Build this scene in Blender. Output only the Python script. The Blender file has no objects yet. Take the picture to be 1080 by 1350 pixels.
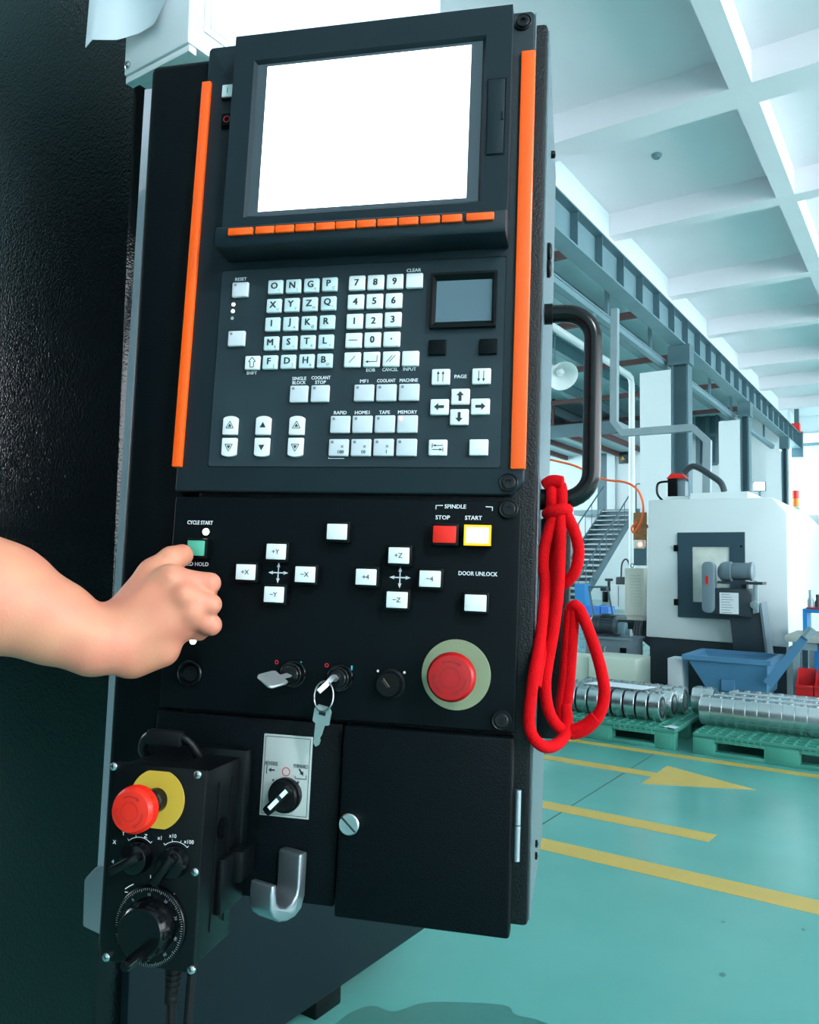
import bpy, bmesh, math, random
import numpy as np
from mathutils import Matrix, Vector

random.seed(7)
sc = bpy.context.scene
COL = sc.collection

# ------------------------------------------------------------------ camera
FPX = 1035.0
CAM = Vector((0.0, 0.0, 1.35))
PITCH, ROLL, YAW = math.radians(3.86), math.radians(1.0), math.radians(34.05)
RC = (Matrix.Rotation(YAW, 3, 'Z') @ Matrix.Rotation(math.pi / 2 + PITCH, 3, 'X') @ Matrix.Rotation(ROLL, 3, 'Z'))
cd = bpy.data.cameras.new('camera')
cd.sensor_fit = 'VERTICAL'
cd.sensor_height = 36.0
cd.lens = FPX / 1350.0 * 36.0
cd.clip_start = 0.02
cd.clip_end = 300
cam = bpy.data.objects.new('camera', cd)
cam.matrix_world = Matrix.Translation(CAM) @ RC.to_4x4()
COL.objects.link(cam)
sc.camera = cam

# ------------------------------------------------------------------ world, light, exposure
w = bpy.data.worlds.new('daylight')
sc.world = w
w.use_nodes = True
bg = w.node_tree.nodes['Background']
bg.inputs[0].default_value = (0.875, 0.95, 1.0, 1)
bg.inputs[1].default_value = 6.6
# added area light with no known lamp, behind and right of the viewer
ld = bpy.data.lights.new('added_area_light', 'AREA')
ld.shape = 'DISK'; ld.size = 0.45; ld.energy = 110; ld.color = (0.92, 0.98, 1.0)
lo_ = bpy.data.objects.new('added_area_light', ld)
lo_.location = (3.4, -1.25, 4.6)
lo_.rotation_euler = (Vector((-1.2, 0.8, 1.4)) - Vector(lo_.location)).to_track_quat('-Z', 'Y').to_euler()
COL.objects.link(lo_)
sc.view_settings.view_transform = 'Standard'
sc.view_settings.look = 'None'
sc.view_settings.gamma = 1.0
sc.view_settings.exposure = 0.52
sc.view_settings.use_curve_mapping = False


# ------------------------------------------------------------------ helpers
def ray(x, y):
    return RC @ Vector(((x - 540) / FPX, -(y - 675) / FPX, -1.0))


def at(x, y, axis, val):
    r = ray(x, y)
    return CAM + r * ((val - CAM[axis]) / r[axis])


class Frame:
    """a local frame: u right, v up, n towards the viewer"""
    def __init__(s, o, u, v):
        s.o = Vector(o); s.u = Vector(u).normalized()
        v = Vector(v); v = (v - s.u * v.dot(s.u)).normalized()
        s.v = v; s.n = s.u.cross(s.v)
        m = Matrix((s.u, s.v, s.n)).transposed().to_4x4()
        s.M = Matrix.Translation(s.o) @ m

    def p(s, x, y, d=0.0):
        r = ray(x, y)
        t = ((s.o - CAM).dot(s.n) + d) / r.dot(s.n)
        q = CAM + r * t - s.o
        return (q.dot(s.u), q.dot(s.v))

    def p3(s, x, y, d=0.0):
        a = s.p(x, y, d)
        return Vector((a[0], a[1], d))

    def rect(s, tl, tr, br, bl, d=0.0):
        a, b, c, e = (s.p(*q, d) for q in (tl, tr, br, bl))
        return ((a[0] + e[0]) / 2, (b[0] + c[0]) / 2, (c[1] + e[1]) / 2, (a[1] + b[1]) / 2)   # u0 u1 v0 v1


def lin(c):
    return c / 12.92 if c <= 0.04045 else ((c + 0.055) / 1.055) ** 2.4


def rgb(r, g, b):
    return (lin(r / 255), lin(g / 255), lin(b / 255), 1)


MATS = {}


def mat(name, col, rough=0.5, metal=0.0, spec=0.5, emit=None, estr=0.0, var=0.0, vscale=3.0, bump=0.0, bscale=400.0,
        bdist=0.001, trans=0.0, coat=0.0, col2=None, rvar=0.0, detail=3.0, stretch=None):
    m = bpy.data.materials.new(name)
    m.use_nodes = True
    nt = m.node_tree
    b = nt.nodes['Principled BSDF']
    b.inputs['Base Color'].default_value = col
    b.inputs['Roughness'].default_value = rough
    b.inputs['Metallic'].default_value = metal
    b.inputs['Specular IOR Level'].default_value = spec
    b.inputs['Coat Weight'].default_value = coat
    b.inputs['Coat Roughness'].default_value = 0.12
    if trans:
        b.inputs['Transmission Weight'].default_value = trans
    if emit:
        b.inputs['Emission Color'].default_value = emit
        b.inputs['Emission Strength'].default_value = estr
    if var or bump or rvar or col2:
        tc = nt.nodes.new('ShaderNodeTexCoord')
        src = tc.outputs['Object']
        if stretch:
            mp = nt.nodes.new('ShaderNodeMapping')
            mp.inputs['Scale'].default_value = stretch
            nt.links.new(src, mp.inputs['Vector'])
            src = mp.outputs['Vector']
    if var or col2 or rvar:
        n = nt.nodes.new('ShaderNodeTexNoise')
        n.inputs['Scale'].default_value = vscale
        n.inputs['Detail'].default_value = detail
        nt.links.new(src, n.inputs['Vector'])
        if var or col2:
            r = nt.nodes.new('ShaderNodeValToRGB')
            r.color_ramp.elements[0].position = 0.3
            r.color_ramp.elements[1].position = 0.7
            c2 = col2 or tuple(min(1, c * (1 + var)) for c in col[:3]) + (1,)
            c1 = tuple(c * (1 - var) for c in col[:3]) + (1,) if not col2 else col
            r.color_ramp.elements[0].color = c1
            r.color_ramp.elements[1].color = c2
            nt.links.new(n.outputs['Fac'], r.inputs['Fac'])
            nt.links.new(r.outputs['Color'], b.inputs['Base Color'])
        if rvar:
            mr = nt.nodes.new('ShaderNodeMapRange')
            mr.inputs['From Min'].default_value = 0.3
            mr.inputs['From Max'].default_value = 0.7
            mr.inputs['To Min'].default_value = max(0.02, rough - rvar)
            mr.inputs['To Max'].default_value = rough + rvar
            nt.links.new(n.outputs['Fac'], mr.inputs['Value'])
            nt.links.new(mr.outputs['Result'], b.inputs['Roughness'])
    if bump:
        n2 = nt.nodes.new('ShaderNodeTexNoise')
        n2.inputs['Scale'].default_value = bscale
        n2.inputs['Detail'].default_value = 2.0
        nt.links.new(src, n2.inputs['Vector'])
        bp = nt.nodes.new('ShaderNodeBump')
        bp.inputs['Strength'].default_value = bump
        bp.inputs['Distance'].default_value = bdist
        nt.links.new(n2.outputs['Fac'], bp.inputs['Height'])
        nt.links.new(bp.outputs['Normal'], b.inputs['Normal'])
    MATS[name] = m
    return m


# paints, plastics, metals
mat('wrinkle', rgb(6, 12, 16), 0.4, spec=0.25, bump=0.55, bscale=620, bdist=0.0012)
mat('wrinkle_door', rgb(3, 7, 10), 0.14, spec=0.4, bump=0.6, bscale=170, bdist=0.0022)
mat('wrinkle_pillar', rgb(4, 11, 15), 0.45, spec=0.1, bump=0.5, bscale=800, bdist=0.0009)
mat('side_metal', rgb(112, 128, 136), 0.32, 0.55, bump=0.8, bscale=700, bdist=0.001)
mat('panel_plastic', rgb(22, 37, 44), 0.48, spec=0.25, var=0.06, vscale=14)
mat('panel_lower', rgb(5, 13, 17), 0.55, spec=0.1, bump=0.12, bscale=1400, bdist=0.0004)
mat('bezel', rgb(21, 36, 43), 0.45, spec=0.25, var=0.05, vscale=10)
mat('membrane', rgb(28, 43, 50), 0.40, spec=0.35, col2=rgb(38, 54, 61), vscale=9)
mat('black_plastic', rgb(5, 9, 12), 0.38, spec=0.2)
mat('black_gloss', rgb(5, 8, 11), 0.2, spec=0.3)
mat('handle_black', rgb(4, 7, 10), 0.22, spec=0.35)
mat('rubber', rgb(6, 10, 13), 0.55, spec=0.2)
mat('orange', rgb(255, 92, 0), 0.38, coat=0.2)
mat('key_white', rgb(226, 234, 237), 0.30, var=0.03, vscale=20)
mat('key_grey', rgb(202, 211, 219), 0.32, var=0.03, vscale=20)
mat('key_mint', rgb(200, 222, 226), 0.32, var=0.03, vscale=20)
mat('key_print', rgb(34, 44, 50), 0.5)
mat('key_print_light', rgb(130, 140, 146), 0.5)
mat('white_print', rgb(222, 230, 234), 0.5)
mat('screen', (1, 1, 1, 1), 0.3, emit=(0.95, 1.0, 1.0, 1), estr=1.6)
mat('screen_off', rgb(84, 108, 120), 0.22)
mat('screen_border', rgb(64, 76, 84), 0.3)
mat('green_cap', rgb(82, 172, 146), 0.35)
mat('red_cap', rgb(232, 30, 12), 0.32)
mat('amber_lit', rgb(255, 190, 70), 0.4, emit=(1.0, 0.83, 0.52, 1), estr=2.6)
mat('amber_rim', rgb(255, 150, 10), 0.4, emit=(1.0, 0.36, 0.0, 1), estr=1.0)
mat('led_green', rgb(230, 255, 225), 0.3, emit=(0.85, 1.0, 0.8, 1), estr=4.0)
mat('led_dim', rgb(150, 165, 160), 0.3)
mat('led_red', rgb(255, 60, 50), 0.3, emit=(1.0, 0.05, 0.04, 1), estr=14.0)
mat('led_off', rgb(128, 132, 138), 0.4)
mat('red_print', rgb(205, 30, 45), 0.5)
mat('cyan_print', rgb(40, 180, 190), 0.5)
mat('estop_red', rgb(172, 14, 18), 0.36)
mat('estop_dark', rgb(138, 18, 24), 0.45)
mat('estop_orange', rgb(216, 36, 18), 0.36)
mat('estop_orange_dark', rgb(176, 32, 20), 0.45)
mat('legend_green', rgb(130, 142, 112), 0.55)
mat('legend_yellow', rgb(192, 160, 52), 0.55)
mat('steel', rgb(190, 196, 198), 0.26, 1.0)
mat('steel_rough', rgb(196, 202, 204), 0.40, 0.75)
mat('satin_chrome', rgb(150, 162, 168), 0.36, 0.9)
mat('screw_black', rgb(30, 34, 37), 0.35, 0.6)
mat('label_metal', rgb(176, 184, 182), 0.42, 0.15, var=0.04, vscale=30)
mat('rope_red', rgb(200, 0, 12), 0.85, spec=0.15, bump=0.8, bscale=900, bdist=0.0012, var=0.10, vscale=60)
mat('skin', rgb(206, 142, 112), 0.5, spec=0.35, col2=rgb(208, 128, 106), vscale=26, bump=0.22, bscale=420, bdist=0.0006)
MATS['skin'].node_tree.nodes['Principled BSDF'].inputs['Subsurface Weight'].default_value = 0.15
MATS['skin'].node_tree.nodes['Principled BSDF'].inputs['Subsurface Radius'].default_value = (0.006, 0.003, 0.002)
mat('white_metal', rgb(206, 214, 218), 0.45, bump=0.15, bscale=900, bdist=0.0005)
mat('edge_strip', rgb(168, 174, 184), 0.5)
mat('block_grey', rgb(120, 132, 138), 0.5)
mat('paper', rgb(212, 224, 232), 0.75, bump=0.3, bscale=14, bdist=0.004)
mat('paper_line', rgb(160, 172, 180), 0.8)
mat('bed_paint', rgb(8, 25, 31), 0.55, spec=0.2, bump=0.2, bscale=700, bdist=0.0008)
# hall
mat('floor', rgb(86, 158, 151), 0.20, col2=rgb(102, 173, 166), vscale=0.9, rvar=0.07, detail=5, spec=0.5)
mat('line_yellow', rgb(198, 172, 86), 0.38, var=0.05, vscale=5)
mat('crack', rgb(36, 70, 70), 0.8)
mat('wall', rgb(212, 226, 230), 0.7, var=0.015, vscale=1.0)
mat('wall_dark', rgb(72, 84, 90), 0.7)
mat('ceiling', rgb(236, 233, 238), 0.75, var=0.02, vscale=0.8)
mat('column_white', rgb(218, 230, 233), 0.65)
mat('steel_paint', rgb(112, 144, 153), 0.45, 0.1, var=0.06, vscale=2)
mat('steel_dark', rgb(84, 114, 124), 0.45, 0.1, var=0.06, vscale=2)
mat('galv', rgb(150, 170, 176), 0.4, 0.4, var=0.06, vscale=5)
mat('rust_red', rgb(92, 62, 62), 0.6)
mat('deck_grey', rgb(182, 204, 210), 0.6)
mat('pipe_white', rgb(226, 236, 238), 0.4)
mat('machine_white', rgb(226, 236, 238), 0.42, var=0.012, vscale=1.2)
mat('machine_dark', rgb(44, 58, 66), 0.45)
mat('machine_door', rgb(54, 78, 92), 0.4)
mat('glass_lit', rgb(244, 250, 244), 0.12, col2=rgb(206, 216, 206), vscale=4.5, spec=0.6)
mat('motor_grey', rgb(112, 132, 142), 0.4)
mat('conveyor_dark', rgb(44, 58, 66), 0.45)
mat('hopper_blue', rgb(78, 130, 166), 0.42, var=0.05, vscale=5)
mat('pallet_green', rgb(70, 150, 134), 0.45, var=0.05, vscale=8)
mat('pallet_dark', rgb(52, 124, 110), 0.55)
mat('block_steel', rgb(222, 230, 232), 0.25, 0.95, )
mat('bore_dark', rgb(60, 68, 72), 0.4, 0.8)
mat('wood', rgb(176, 128, 84), 0.7, col2=rgb(140, 96, 60), vscale=20)
mat('cream', rgb(206, 220, 206), 0.5)
mat('cabinet_cream', rgb(224, 226, 216), 0.5)
mat('blue_crate', rgb(60, 130, 220), 0.45)
mat('blue_bench', rgb(30, 132, 200), 0.42)
mat('red_plastic', rgb(206, 34, 40), 0.4)
mat('tank_grey', rgb(104, 124, 134), 0.45)
mat('hose_orange', rgb(255, 112, 48), 0.5)
mat('lamp_white', rgb(232, 240, 240), 0.35)
mat('flood', (1, 1, 1, 1), 0.3, emit=(0.92, 1, 1, 1), estr=14.0)
mat('green_lens', rgb(70, 150, 120), 0.3)
mat('orange_lens', rgb(250, 140, 40), 0.3)
mat('red_lens', rgb(236, 50, 40), 0.3)
mat('window_frame', rgb(206, 222, 226), 0.5)
mat('concrete_table', rgb(178, 184, 176), 0.6)


class MB:
    def __init__(s):
        s.v = []; s.f = []

    def add(s, vs, fs):
        o = len(s.v)
        s.v += [tuple(q) for q in vs]
        s.f += [tuple(i + o for i in f) for f in fs]
        return s

    def box(s, x0, x1, y0, y1, z0, z1):
        return s.add([(x0, y0, z0), (x1, y0, z0), (x1, y1, z0), (x0, y1, z0), (x0, y0, z1), (x1, y0, z1), (x1, y1, z1), (x0, y1, z1)],
                     [(0, 3, 2, 1), (4, 5, 6, 7), (0, 1, 5, 4), (1, 2, 6, 5), (2, 3, 7, 6), (3, 0, 4, 7)])

    def prism(s, poly, z0, z1, f=None):
        """poly (a,b) extruded along c; f maps (a,b,c)->xyz"""
        f = f or (lambda a, b, c: (a, b, c))
        n = len(poly)
        area = sum(poly[i][0] * poly[(i + 1) % n][1] - poly[(i + 1) % n][0] * poly[i][1] for i in range(n))
        if area < 0:
            poly = poly[::-1]
        vs = [f(a, b, z0) for a, b in poly] + [f(a, b, z1) for a, b in poly]
        fs = [tuple(range(n - 1, -1, -1)), tuple(range(n, 2 * n))]
        fs += [(i, (i + 1) % n, n + (i + 1) % n, n + i) for i in range(n)]
        return s.add(vs, fs)

    def frame(s, o, i, d_out, d_in, d_back, i2=None):
        """ring: outer rect o, inner rect i (u0 u1 v0 v1); front at d_out, inner edge depth d_in with rect i2"""
        def q(r, d):
            return [(r[0], r[2], d), (r[1], r[2], d), (r[1], r[3], d), (r[0], r[3], d)]
        i2 = i2 or i
        vs = q(o, d_back) + q(o, d_out) + q(i, d_out) + q(i2, d_in)
        fs = []
        for L in range(3):
            for k in range(4):
                a = L * 4 + k; b = L * 4 + (k + 1) % 4
                fs.append((a, b, b + 4, a + 4))
        return s.add(vs, fs)

    def lathe(s, prof, seg=24, f=None, cx=0, cy=0, a0=0, a1=2 * math.pi):
        """prof (r,z) from back to front; axis z"""
        f = f or (lambda x, y, z: (x, y, z))
        full = abs(a1 - a0 - 2 * math.pi) < 1e-6
        n = seg if full else seg + 1
        vs = []
        for r, z in prof:
            for k in range(n):
                a = a0 + (a1 - a0) * k / seg
                vs.append(f(cx + r * math.cos(a), cy + r * math.sin(a), z))
        fs = []
        for j in range(len(prof) - 1):
            for k in range(seg):
                k2 = (k + 1) % n
                fs.append((j * n + k, j * n + k2, (j + 1) * n + k2, (j + 1) * n + k))
        if full:
            if prof[-1][0] > 1e-7:
                fs.append(tuple((len(prof) - 1) * n + k for k in range(n)))
            if prof[0][0] > 1e-7:
                fs.append(tuple(k for k in range(n - 1, -1, -1)))
        return s.add(vs, fs)

    def tube(s, pts, r, seg=10, cap=True, closed=False, sq=None):
        P = [Vector(p) for p in pts]
        n = len(P)
        rs = r if isinstance(r, (list, tuple)) else [r] * n
        t0 = (P[1] - P[0]).normalized()
        up = Vector((0, 0, 1)) if abs(t0.z) < 0.9 else Vector((1, 0, 0))
        a = t0.cross(up).normalized()
        vs = []
        for i in range(n):
            if closed:
                t = (P[(i + 1) % n] - P[i - 1]).normalized()
            else:
                t = (P[min(i + 1, n - 1)] - P[max(i - 1, 0)]).normalized()
            a = (a - t * a.dot(t)).normalized()
            b = t.cross(a)
            for k in range(seg):
                th = 2 * math.pi * (k + (0.5 if sq else 0)) / seg
                vs.append(P[i] + (a * math.cos(th) + b * math.sin(th)) * rs[i])
        fs = []
        for i in range(n if closed else n - 1):
            j = (i + 1) % n
            for k in range(seg):
                k2 = (k + 1) % seg
                fs.append((i * seg + k, i * seg + k2, j * seg + k2, j * seg + k))
        if cap and not closed:
            fs.append(tuple(range(seg - 1, -1, -1)))
            fs.append(tuple((n - 1) * seg + k for k in range(seg)))
        return s.add(vs, fs)

    def bar(s, p, q, r, seg=8):
        return s.tube([p, q], r, seg)

    def rbox(s, x0, x1, y0, y1, z0, z1, b=0.001, seg=2):
        bm = bmesh.new()
        bmesh.ops.create_cube(bm, size=1)
        for v in bm.verts:
            v.co = Vector(((x0 + x1) / 2 + v.co.x * (x1 - x0), (y0 + y1) / 2 + v.co.y * (y1 - y0), (z0 + z1) / 2 + v.co.z * (z1 - z0)))
        bmesh.ops.bevel(bm, geom=list(bm.edges), offset=b, segments=seg, affect='EDGES', profile=0.5)
        bm.verts.index_update()
        s.add([v.co[:] for v in bm.verts], [tuple(v.index for v in f.verts) for f in bm.faces])
        bm.free()
        return s

    def rprism(s, poly, z0, z1, b=0.001, seg=2, f=None):
        t = MB().prism(poly, z0, z1)
        bm = bmesh.new()
        vv = [bm.verts.new(p) for p in t.v]
        for q in t.f:
            bm.faces.new([vv[i] for i in q])
        bm.normal_update()
        n = len(poly)
        es = [e for e in bm.edges if e.calc_face_angle(0) > 0.6]
        bmesh.ops.bevel(bm, geom=es, offset=b, segments=seg, affect='EDGES', profile=0.5)
        bm.verts.index_update()
        f = f or (lambda a, b_, c: (a, b_, c))
        s.add([f(*v.co) for v in bm.verts], [tuple(v.index for v in q.verts) for q in bm.faces])
        bm.free()
        return s

    def mesh(s, name, sharp=35):
        me = bpy.data.meshes.new(name)
        me.from_pydata(s.v, [], s.f)
        bm = bmesh.new()
        bm.from_mesh(me)
        bmesh.ops.recalc_face_normals(bm, faces=bm.faces)
        bm.to_mesh(me)
        bm.free()
        me.polygons.foreach_set('use_smooth', [True] * len(me.polygons))
        me.set_sharp_from_angle(angle=math.radians(sharp))
        return me

    def build(s, name, m, parent=None, loc=None, sharp=35):
        me = s.mesh(name, sharp)
        me.materials.append(MATS[m])
        return link(name, me, parent, loc)


def link(name, me, parent=None, loc=None, m=None):
    o = bpy.data.objects.new(name, me)
    if m:
        if not me.materials:
            me.materials.append(MATS[m])
        elif me.materials[0] != MATS[m]:
            o.material_slots[0].link = 'OBJECT'
            o.material_slots[0].material = MATS[m]
    COL.objects.link(o)
    if parent:
        o.parent = parent
    if loc:
        o.location = loc
    return o


def thing(name, label, cat, M=None, group=None, kind=None):
    o = bpy.data.objects.new(name, None)
    o.empty_display_size = 0.05
    COL.objects.link(o)
    if M is not None:
        o.matrix_world = M if isinstance(M, Matrix) else Matrix.Translation(Vector(M))
    return tag(o, label, cat, group, kind)


def tag(o, label=None, cat=None, group=None, kind=None):
    if label: o['label'] = label
    if cat: o['category'] = cat
    if group: o['group'] = group
    if kind: o['kind'] = kind
    return o


def smooth_path(pts, n=8, closed=False):
    P = [Vector(p) for p in pts]
    out = []
    m = len(P)
    rng = range(m) if closed else range(m - 1)
    for i in rng:
        if closed:
            p0, p1, p2, p3 = P[i - 1], P[i], P[(i + 1) % m], P[(i + 2) % m]
        else:
            p0, p1, p2, p3 = P[max(i - 1, 0)], P[i], P[i + 1], P[min(i + 2, m - 1)]
        for k in range(n):
            t = k / n
            out.append(0.5 * ((2 * p1) + (p2 - p0) * t + (2 * p0 - 5 * p1 + 4 * p2 - p3) * t * t + (3 * p1 - p0 - 3 * p2 + p3) * t ** 3))
    if not closed:
        out.append(P[-1])
    return out


def text_mesh(s, cap, width=None, bold=0.0, align='CENTER'):
    cu = bpy.data.curves.new('t', 'FONT')
    cu.body = s
    cu.size = cap / 0.70
    cu.align_x = align
    cu.resolution_u = 2
    cu.fill_mode = 'FRONT'
    o = bpy.data.objects.new('t', cu)
    me = bpy.data.meshes.new_from_object(o)
    bpy.data.objects.remove(o)
    bpy.data.curves.remove(cu)
    n = len(me.vertices)
    co = np.empty(n * 3); me.vertices.foreach_get('co', co); co = co.reshape(-1, 3)
    if n:
        if width:
            ww = co[:, 0].max() - co[:, 0].min()
            co[:, 0] *= width / max(ww, 1e-6)
        if align == 'CENTER':
            co[:, 0] -= (co[:, 0].max() + co[:, 0].min()) / 2
        co[:, 1] -= (co[:, 1].max() + co[:, 1].min()) / 2
        co[:, 2] = 0.0
        me.vertices.foreach_set('co', co.ravel())
    me.name = 'lettering'
    if bold and n:
        src = [tuple(v.co) for v in me.vertices]
        fs = [tuple(p.vertices) for p in me.polygons]
        b = MB()
        for k, (dx, dy) in enumerate(((0, 0), (bold, bold * .5), (-bold, -bold * .5), (bold, -bold * .5), (-bold, bold * .5))):
            b.add([(x + dx * cap, y + dy * cap, k * 1.5e-5) for x, y, z in src], fs)
        me = bpy.data.meshes.new('lettering')
        me.from_pydata(b.v, [], b.f)
    return me


def poly_mesh(polys):
    """flat printed mark: list of polygons (u,v)"""
    b = MB()
    for p in polys:
        n = len(p)
        area = sum(p[i][0] * p[(i + 1) % n][1] - p[(i + 1) % n][0] * p[i][1] for i in range(n))
        if area < 0: p = p[::-1]
        b.add([(x, y, 0) for x, y in p], [tuple(range(n))])
    me = bpy.data.meshes.new('mark')
    me.from_pydata(b.v, [], b.f)
    return me


def ring_polys(r0, r1, n=24, a0=0, a1=2 * math.pi):
    out = []
    for k in range(n):
        a = a0 + (a1 - a0) * k / n; b = a0 + (a1 - a0) * (k + 1) / n
        out.append([(r0 * math.cos(a), r0 * math.sin(a)), (r1 * math.cos(a), r1 * math.sin(a)), (r1 * math.cos(b), r1 * math.sin(b)), (r0 * math.cos(b), r0 * math.sin(b))])
    return out


def disc_poly(r, n=16):
    return [(r * math.cos(2 * math.pi * k / n), r * math.sin(2 * math.pi * k / n)) for k in range(n)]


def seg_poly(a, b, wd):
    a = Vector(a); b = Vector(b); d = (b - a).normalized(); p = Vector((-d.y, d.x)) * wd / 2
    return [tuple(a + p), tuple(a - p), tuple(b - p), tuple(b + p)]


def rot2(polys, ang, s=1.0, off=(0, 0)):
    c, q = math.cos(ang), math.sin(ang)
    return [[(s * (x * c - y * q) + off[0], s * (x * q + y * c) + off[1]) for x, y in p] for p in polys]


def rrect(x0, x1, y0, y1, r, n=4):
    out = []
    for cx, cy, a in ((x1 - r, y1 - r, 0), (x0 + r, y1 - r, 90), (x0 + r, y0 + r, 180), (x1 - r, y0 + r, 270)):
        for k in range(n + 1):
            t = math.radians(a + 90 * k / n)
            out.append((cx + r * math.cos(t), cy + r * math.sin(t)))
    return out


# ------------------------------------------------------------------ frames of the foreground machine
pu = -ray(-4330, 594)
pv = ray(917, -8000)
r0 = ray(460, 650)
PO = CAM + r0 * 0.72
P = Frame(PO, pu, pv)                       # the console's face, leaning back a little
Q = Frame(PO, (pu.x, pu.y, 0), (0, 0, 1))   # the machine behind it, plumb
PX = 0.72 / FPX                             # one photo pixel on the console's face, metres


# ================================================================== THE HALL
def hx(px, py, y):
    return at(px, py, 1, y).x


def hz(px, py, y):
    return at(px, py, 1, y).z


def structure(o, label=None):
    o['kind'] = 'structure'
    if label: o['label'] = label
    return o


def sbox(name, m, x0, x1, y0, y1, z0, z1, parent=None, b=None):
    q = MB()
    if b: q.rbox(x0, x1, y0, y1, z0, z1, b)
    else: q.box(x0, x1, y0, y1, z0, z1)
    return q.build(name, m, parent)


fl = structure(sbox('floor', 'floor', -26, 16, -14, 40, -0.12, 0.0), 'teal green glossy epoxy workshop floor')
sbox('expansion_joint', 'crack', at(713, 1088, 2, 0).x - 0.004, at(713, 1088, 2, 0).x + 0.004, 1.5, 6.6, -0.002, 0.0006, fl)


mat('patch_teal', rgb(60, 124, 118), 0.3, var=0.06, vscale=6)  # darker teal for flat patches laid on the floor
def patch(pts):
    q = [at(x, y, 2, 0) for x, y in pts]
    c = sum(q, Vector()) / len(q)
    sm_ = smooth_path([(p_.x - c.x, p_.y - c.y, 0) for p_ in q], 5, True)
    MB().prism([(p_.x, p_.y) for p_ in sm_], .0001, .0006).build('floor_patch', 'patch_teal', fl, (c.x, c.y, 0))
patch([(430, 1372), (455, 1340), (490, 1326), (520, 1334), (560, 1322), (620, 1322), (668, 1326), (680, 1338), (710, 1345), (720, 1360), (600, 1400), (480, 1400)])
patch([(948, 1284), (953, 1282), (957, 1285), (953, 1288)])
patch([(951, 1215), (955, 1214), (956, 1216), (952, 1217)])
patch([(1057, 1223), (1062, 1225), (1060, 1227)])


def marking(label, *polys):
    b = MB()
    for p in polys:
        b.prism(p, 0.0002, 0.0012)
    o = b.build('floor_marking', 'line_yellow')
    structure(o, label)
    return o


marking('long yellow floor line nearest the console', [(-6, 3.57), (2.5, 3.57), (2.5, 3.72), (-6, 3.72)])
xe = at(946, 1100, 2, 0).x
marking('short yellow floor line between arrow and long line', [(-6, 4.17), (xe - 0.01, 4.17), (xe, 4.305), (-6, 4.305)])
xa = at(862, 1022, 2, 0).x
marking('yellow arrow pointing right on the floor', [(-6, 5.22), (xa, 5.22), (xa, 5.02), (-0.97, 5.32), (xa, 5.58), (xa, 5.345), (-6, 5.345)])
marking('yellow floor line along the pallet fronts', [(-6, 5.87), (2.5, 5.87), (2.5, 5.97), (-6, 5.97)])

# ceiling: slab and beams
ce = structure(sbox('ceiling', 'ceiling', -4.9, 12.3, -7.3, 36.2, 7.86, 8.0), 'pale concrete ceiling slab crossed by beams')
for y0, wd in ((-5.5, .3), (-1.6, .3), (2.3, .3), (6.3, .3), (10.15, .5), (13.64, .3), (17.45, .3), (20.95, .3), (24.8, .3), (28.1, .3), (31.9, .3)):
    sbox('ceiling_beam', 'ceiling', -4.9, 12, y0, y0 + wd, 7.44, 7.86, ce)
for x0 in (-2.08, 1.6, 5.2, 8.8):
    sbox('ceiling_beam', 'ceiling', x0, x0 + .27, -7, 36.2, 7.442, 7.861, ce)
q = MB().lathe([(0.0, -.06), (.05, -.06), (.075, -.03), (.08, 0)], 14)
sd = at(866, 204, 2, 7.86)
tag(q.build('smoke_detector', 'steel_paint', None, (sd.x, sd.y, 7.86)), 'small round smoke detector on the ceiling slab', 'detector')

wl = structure(sbox('wall_left', 'wall', -5.35, -4.9, -7, 36.2, 6.86, 8.0), 'white edge beam above the crane rail')
ws = structure(sbox('wall_blocker', 'wall_dark', -9.3, -9, -7, 6, 0, 2.0), 'added unseen dark partial wall blocking light, with one tall opening')  # added out of view: darkens the door's reflection, opening gives its glints
sbox('wall_panel', 'wall_dark', -9.3, -9, -7, -2.9, 2.0, 8.0, ws)
sbox('wall_panel', 'wall_dark', -9.3, -9, 1.5, 6, 2.0, 8.0, ws)
sbox('wall_panel', 'wall_dark', -9.3, -9, -2.9, 1.5, 7.2, 8.0, ws)
wbk = structure(sbox('wall_back', 'wall_dark', -20, -1.0, -7.3, -7, 0, 8.0), 'wall of the hall behind the viewer, pale on one half')
sbox('wall_panel', 'wall', -1.0, 12.3, -7.3, -7, 0, 8.0, wbk)
wr_ = structure(sbox('wall_right', 'wall', 12, 12.3, -7.3, 36.5, 0, 1.0), 'white window wall of the hall on the viewer side')
sbox('wall_panel', 'wall', 12, 12.3, -7.3, 36.5, 6.4, 8.0, wr_)
for k in range(8):
    sbox('wall_panel', 'wall', 12, 12.3, -7.3 + k * 6.2, -6.9 + k * 6.2, 1.0, 6.4, wr_)
wf = structure(sbox('wall_far', 'wall', -5.35, 12.3, 36.2, 36.5, 0, 8.0), 'pale blue far end wall')
sbox('trim_ledge', 'steel_paint', -4.8, 12, 36.05, 36.2, hz(1065, 586, 36.1) - .05, hz(1065, 586, 36.1) + .05, wf)
sbox('trim_ledge', 'ceiling', -4.8, 12, 36.0, 36.2, 6.7, 7.1, wf)
wb = structure(sbox('wall_annex', 'wall', -20, -5.0, 32.5, 32.8, 0, 8.0), 'white end wall of the side bay behind the stairs')

wa = structure(sbox('wall_annex_side', 'wall', -16.3, -16, 6, 32.5, 0, 2.6), 'white window wall on the far side of the side bay')
sbox('wall_panel', 'wall', -16.3, -16, 6, 32.5, 6.2, 7.5, wa)
for k in range(6):
    sbox('wall_panel', 'wall', -16.3, -16, 6 + k * 5.2, 6.5 + k * 5.2, 2.6, 6.2, wa)
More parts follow.
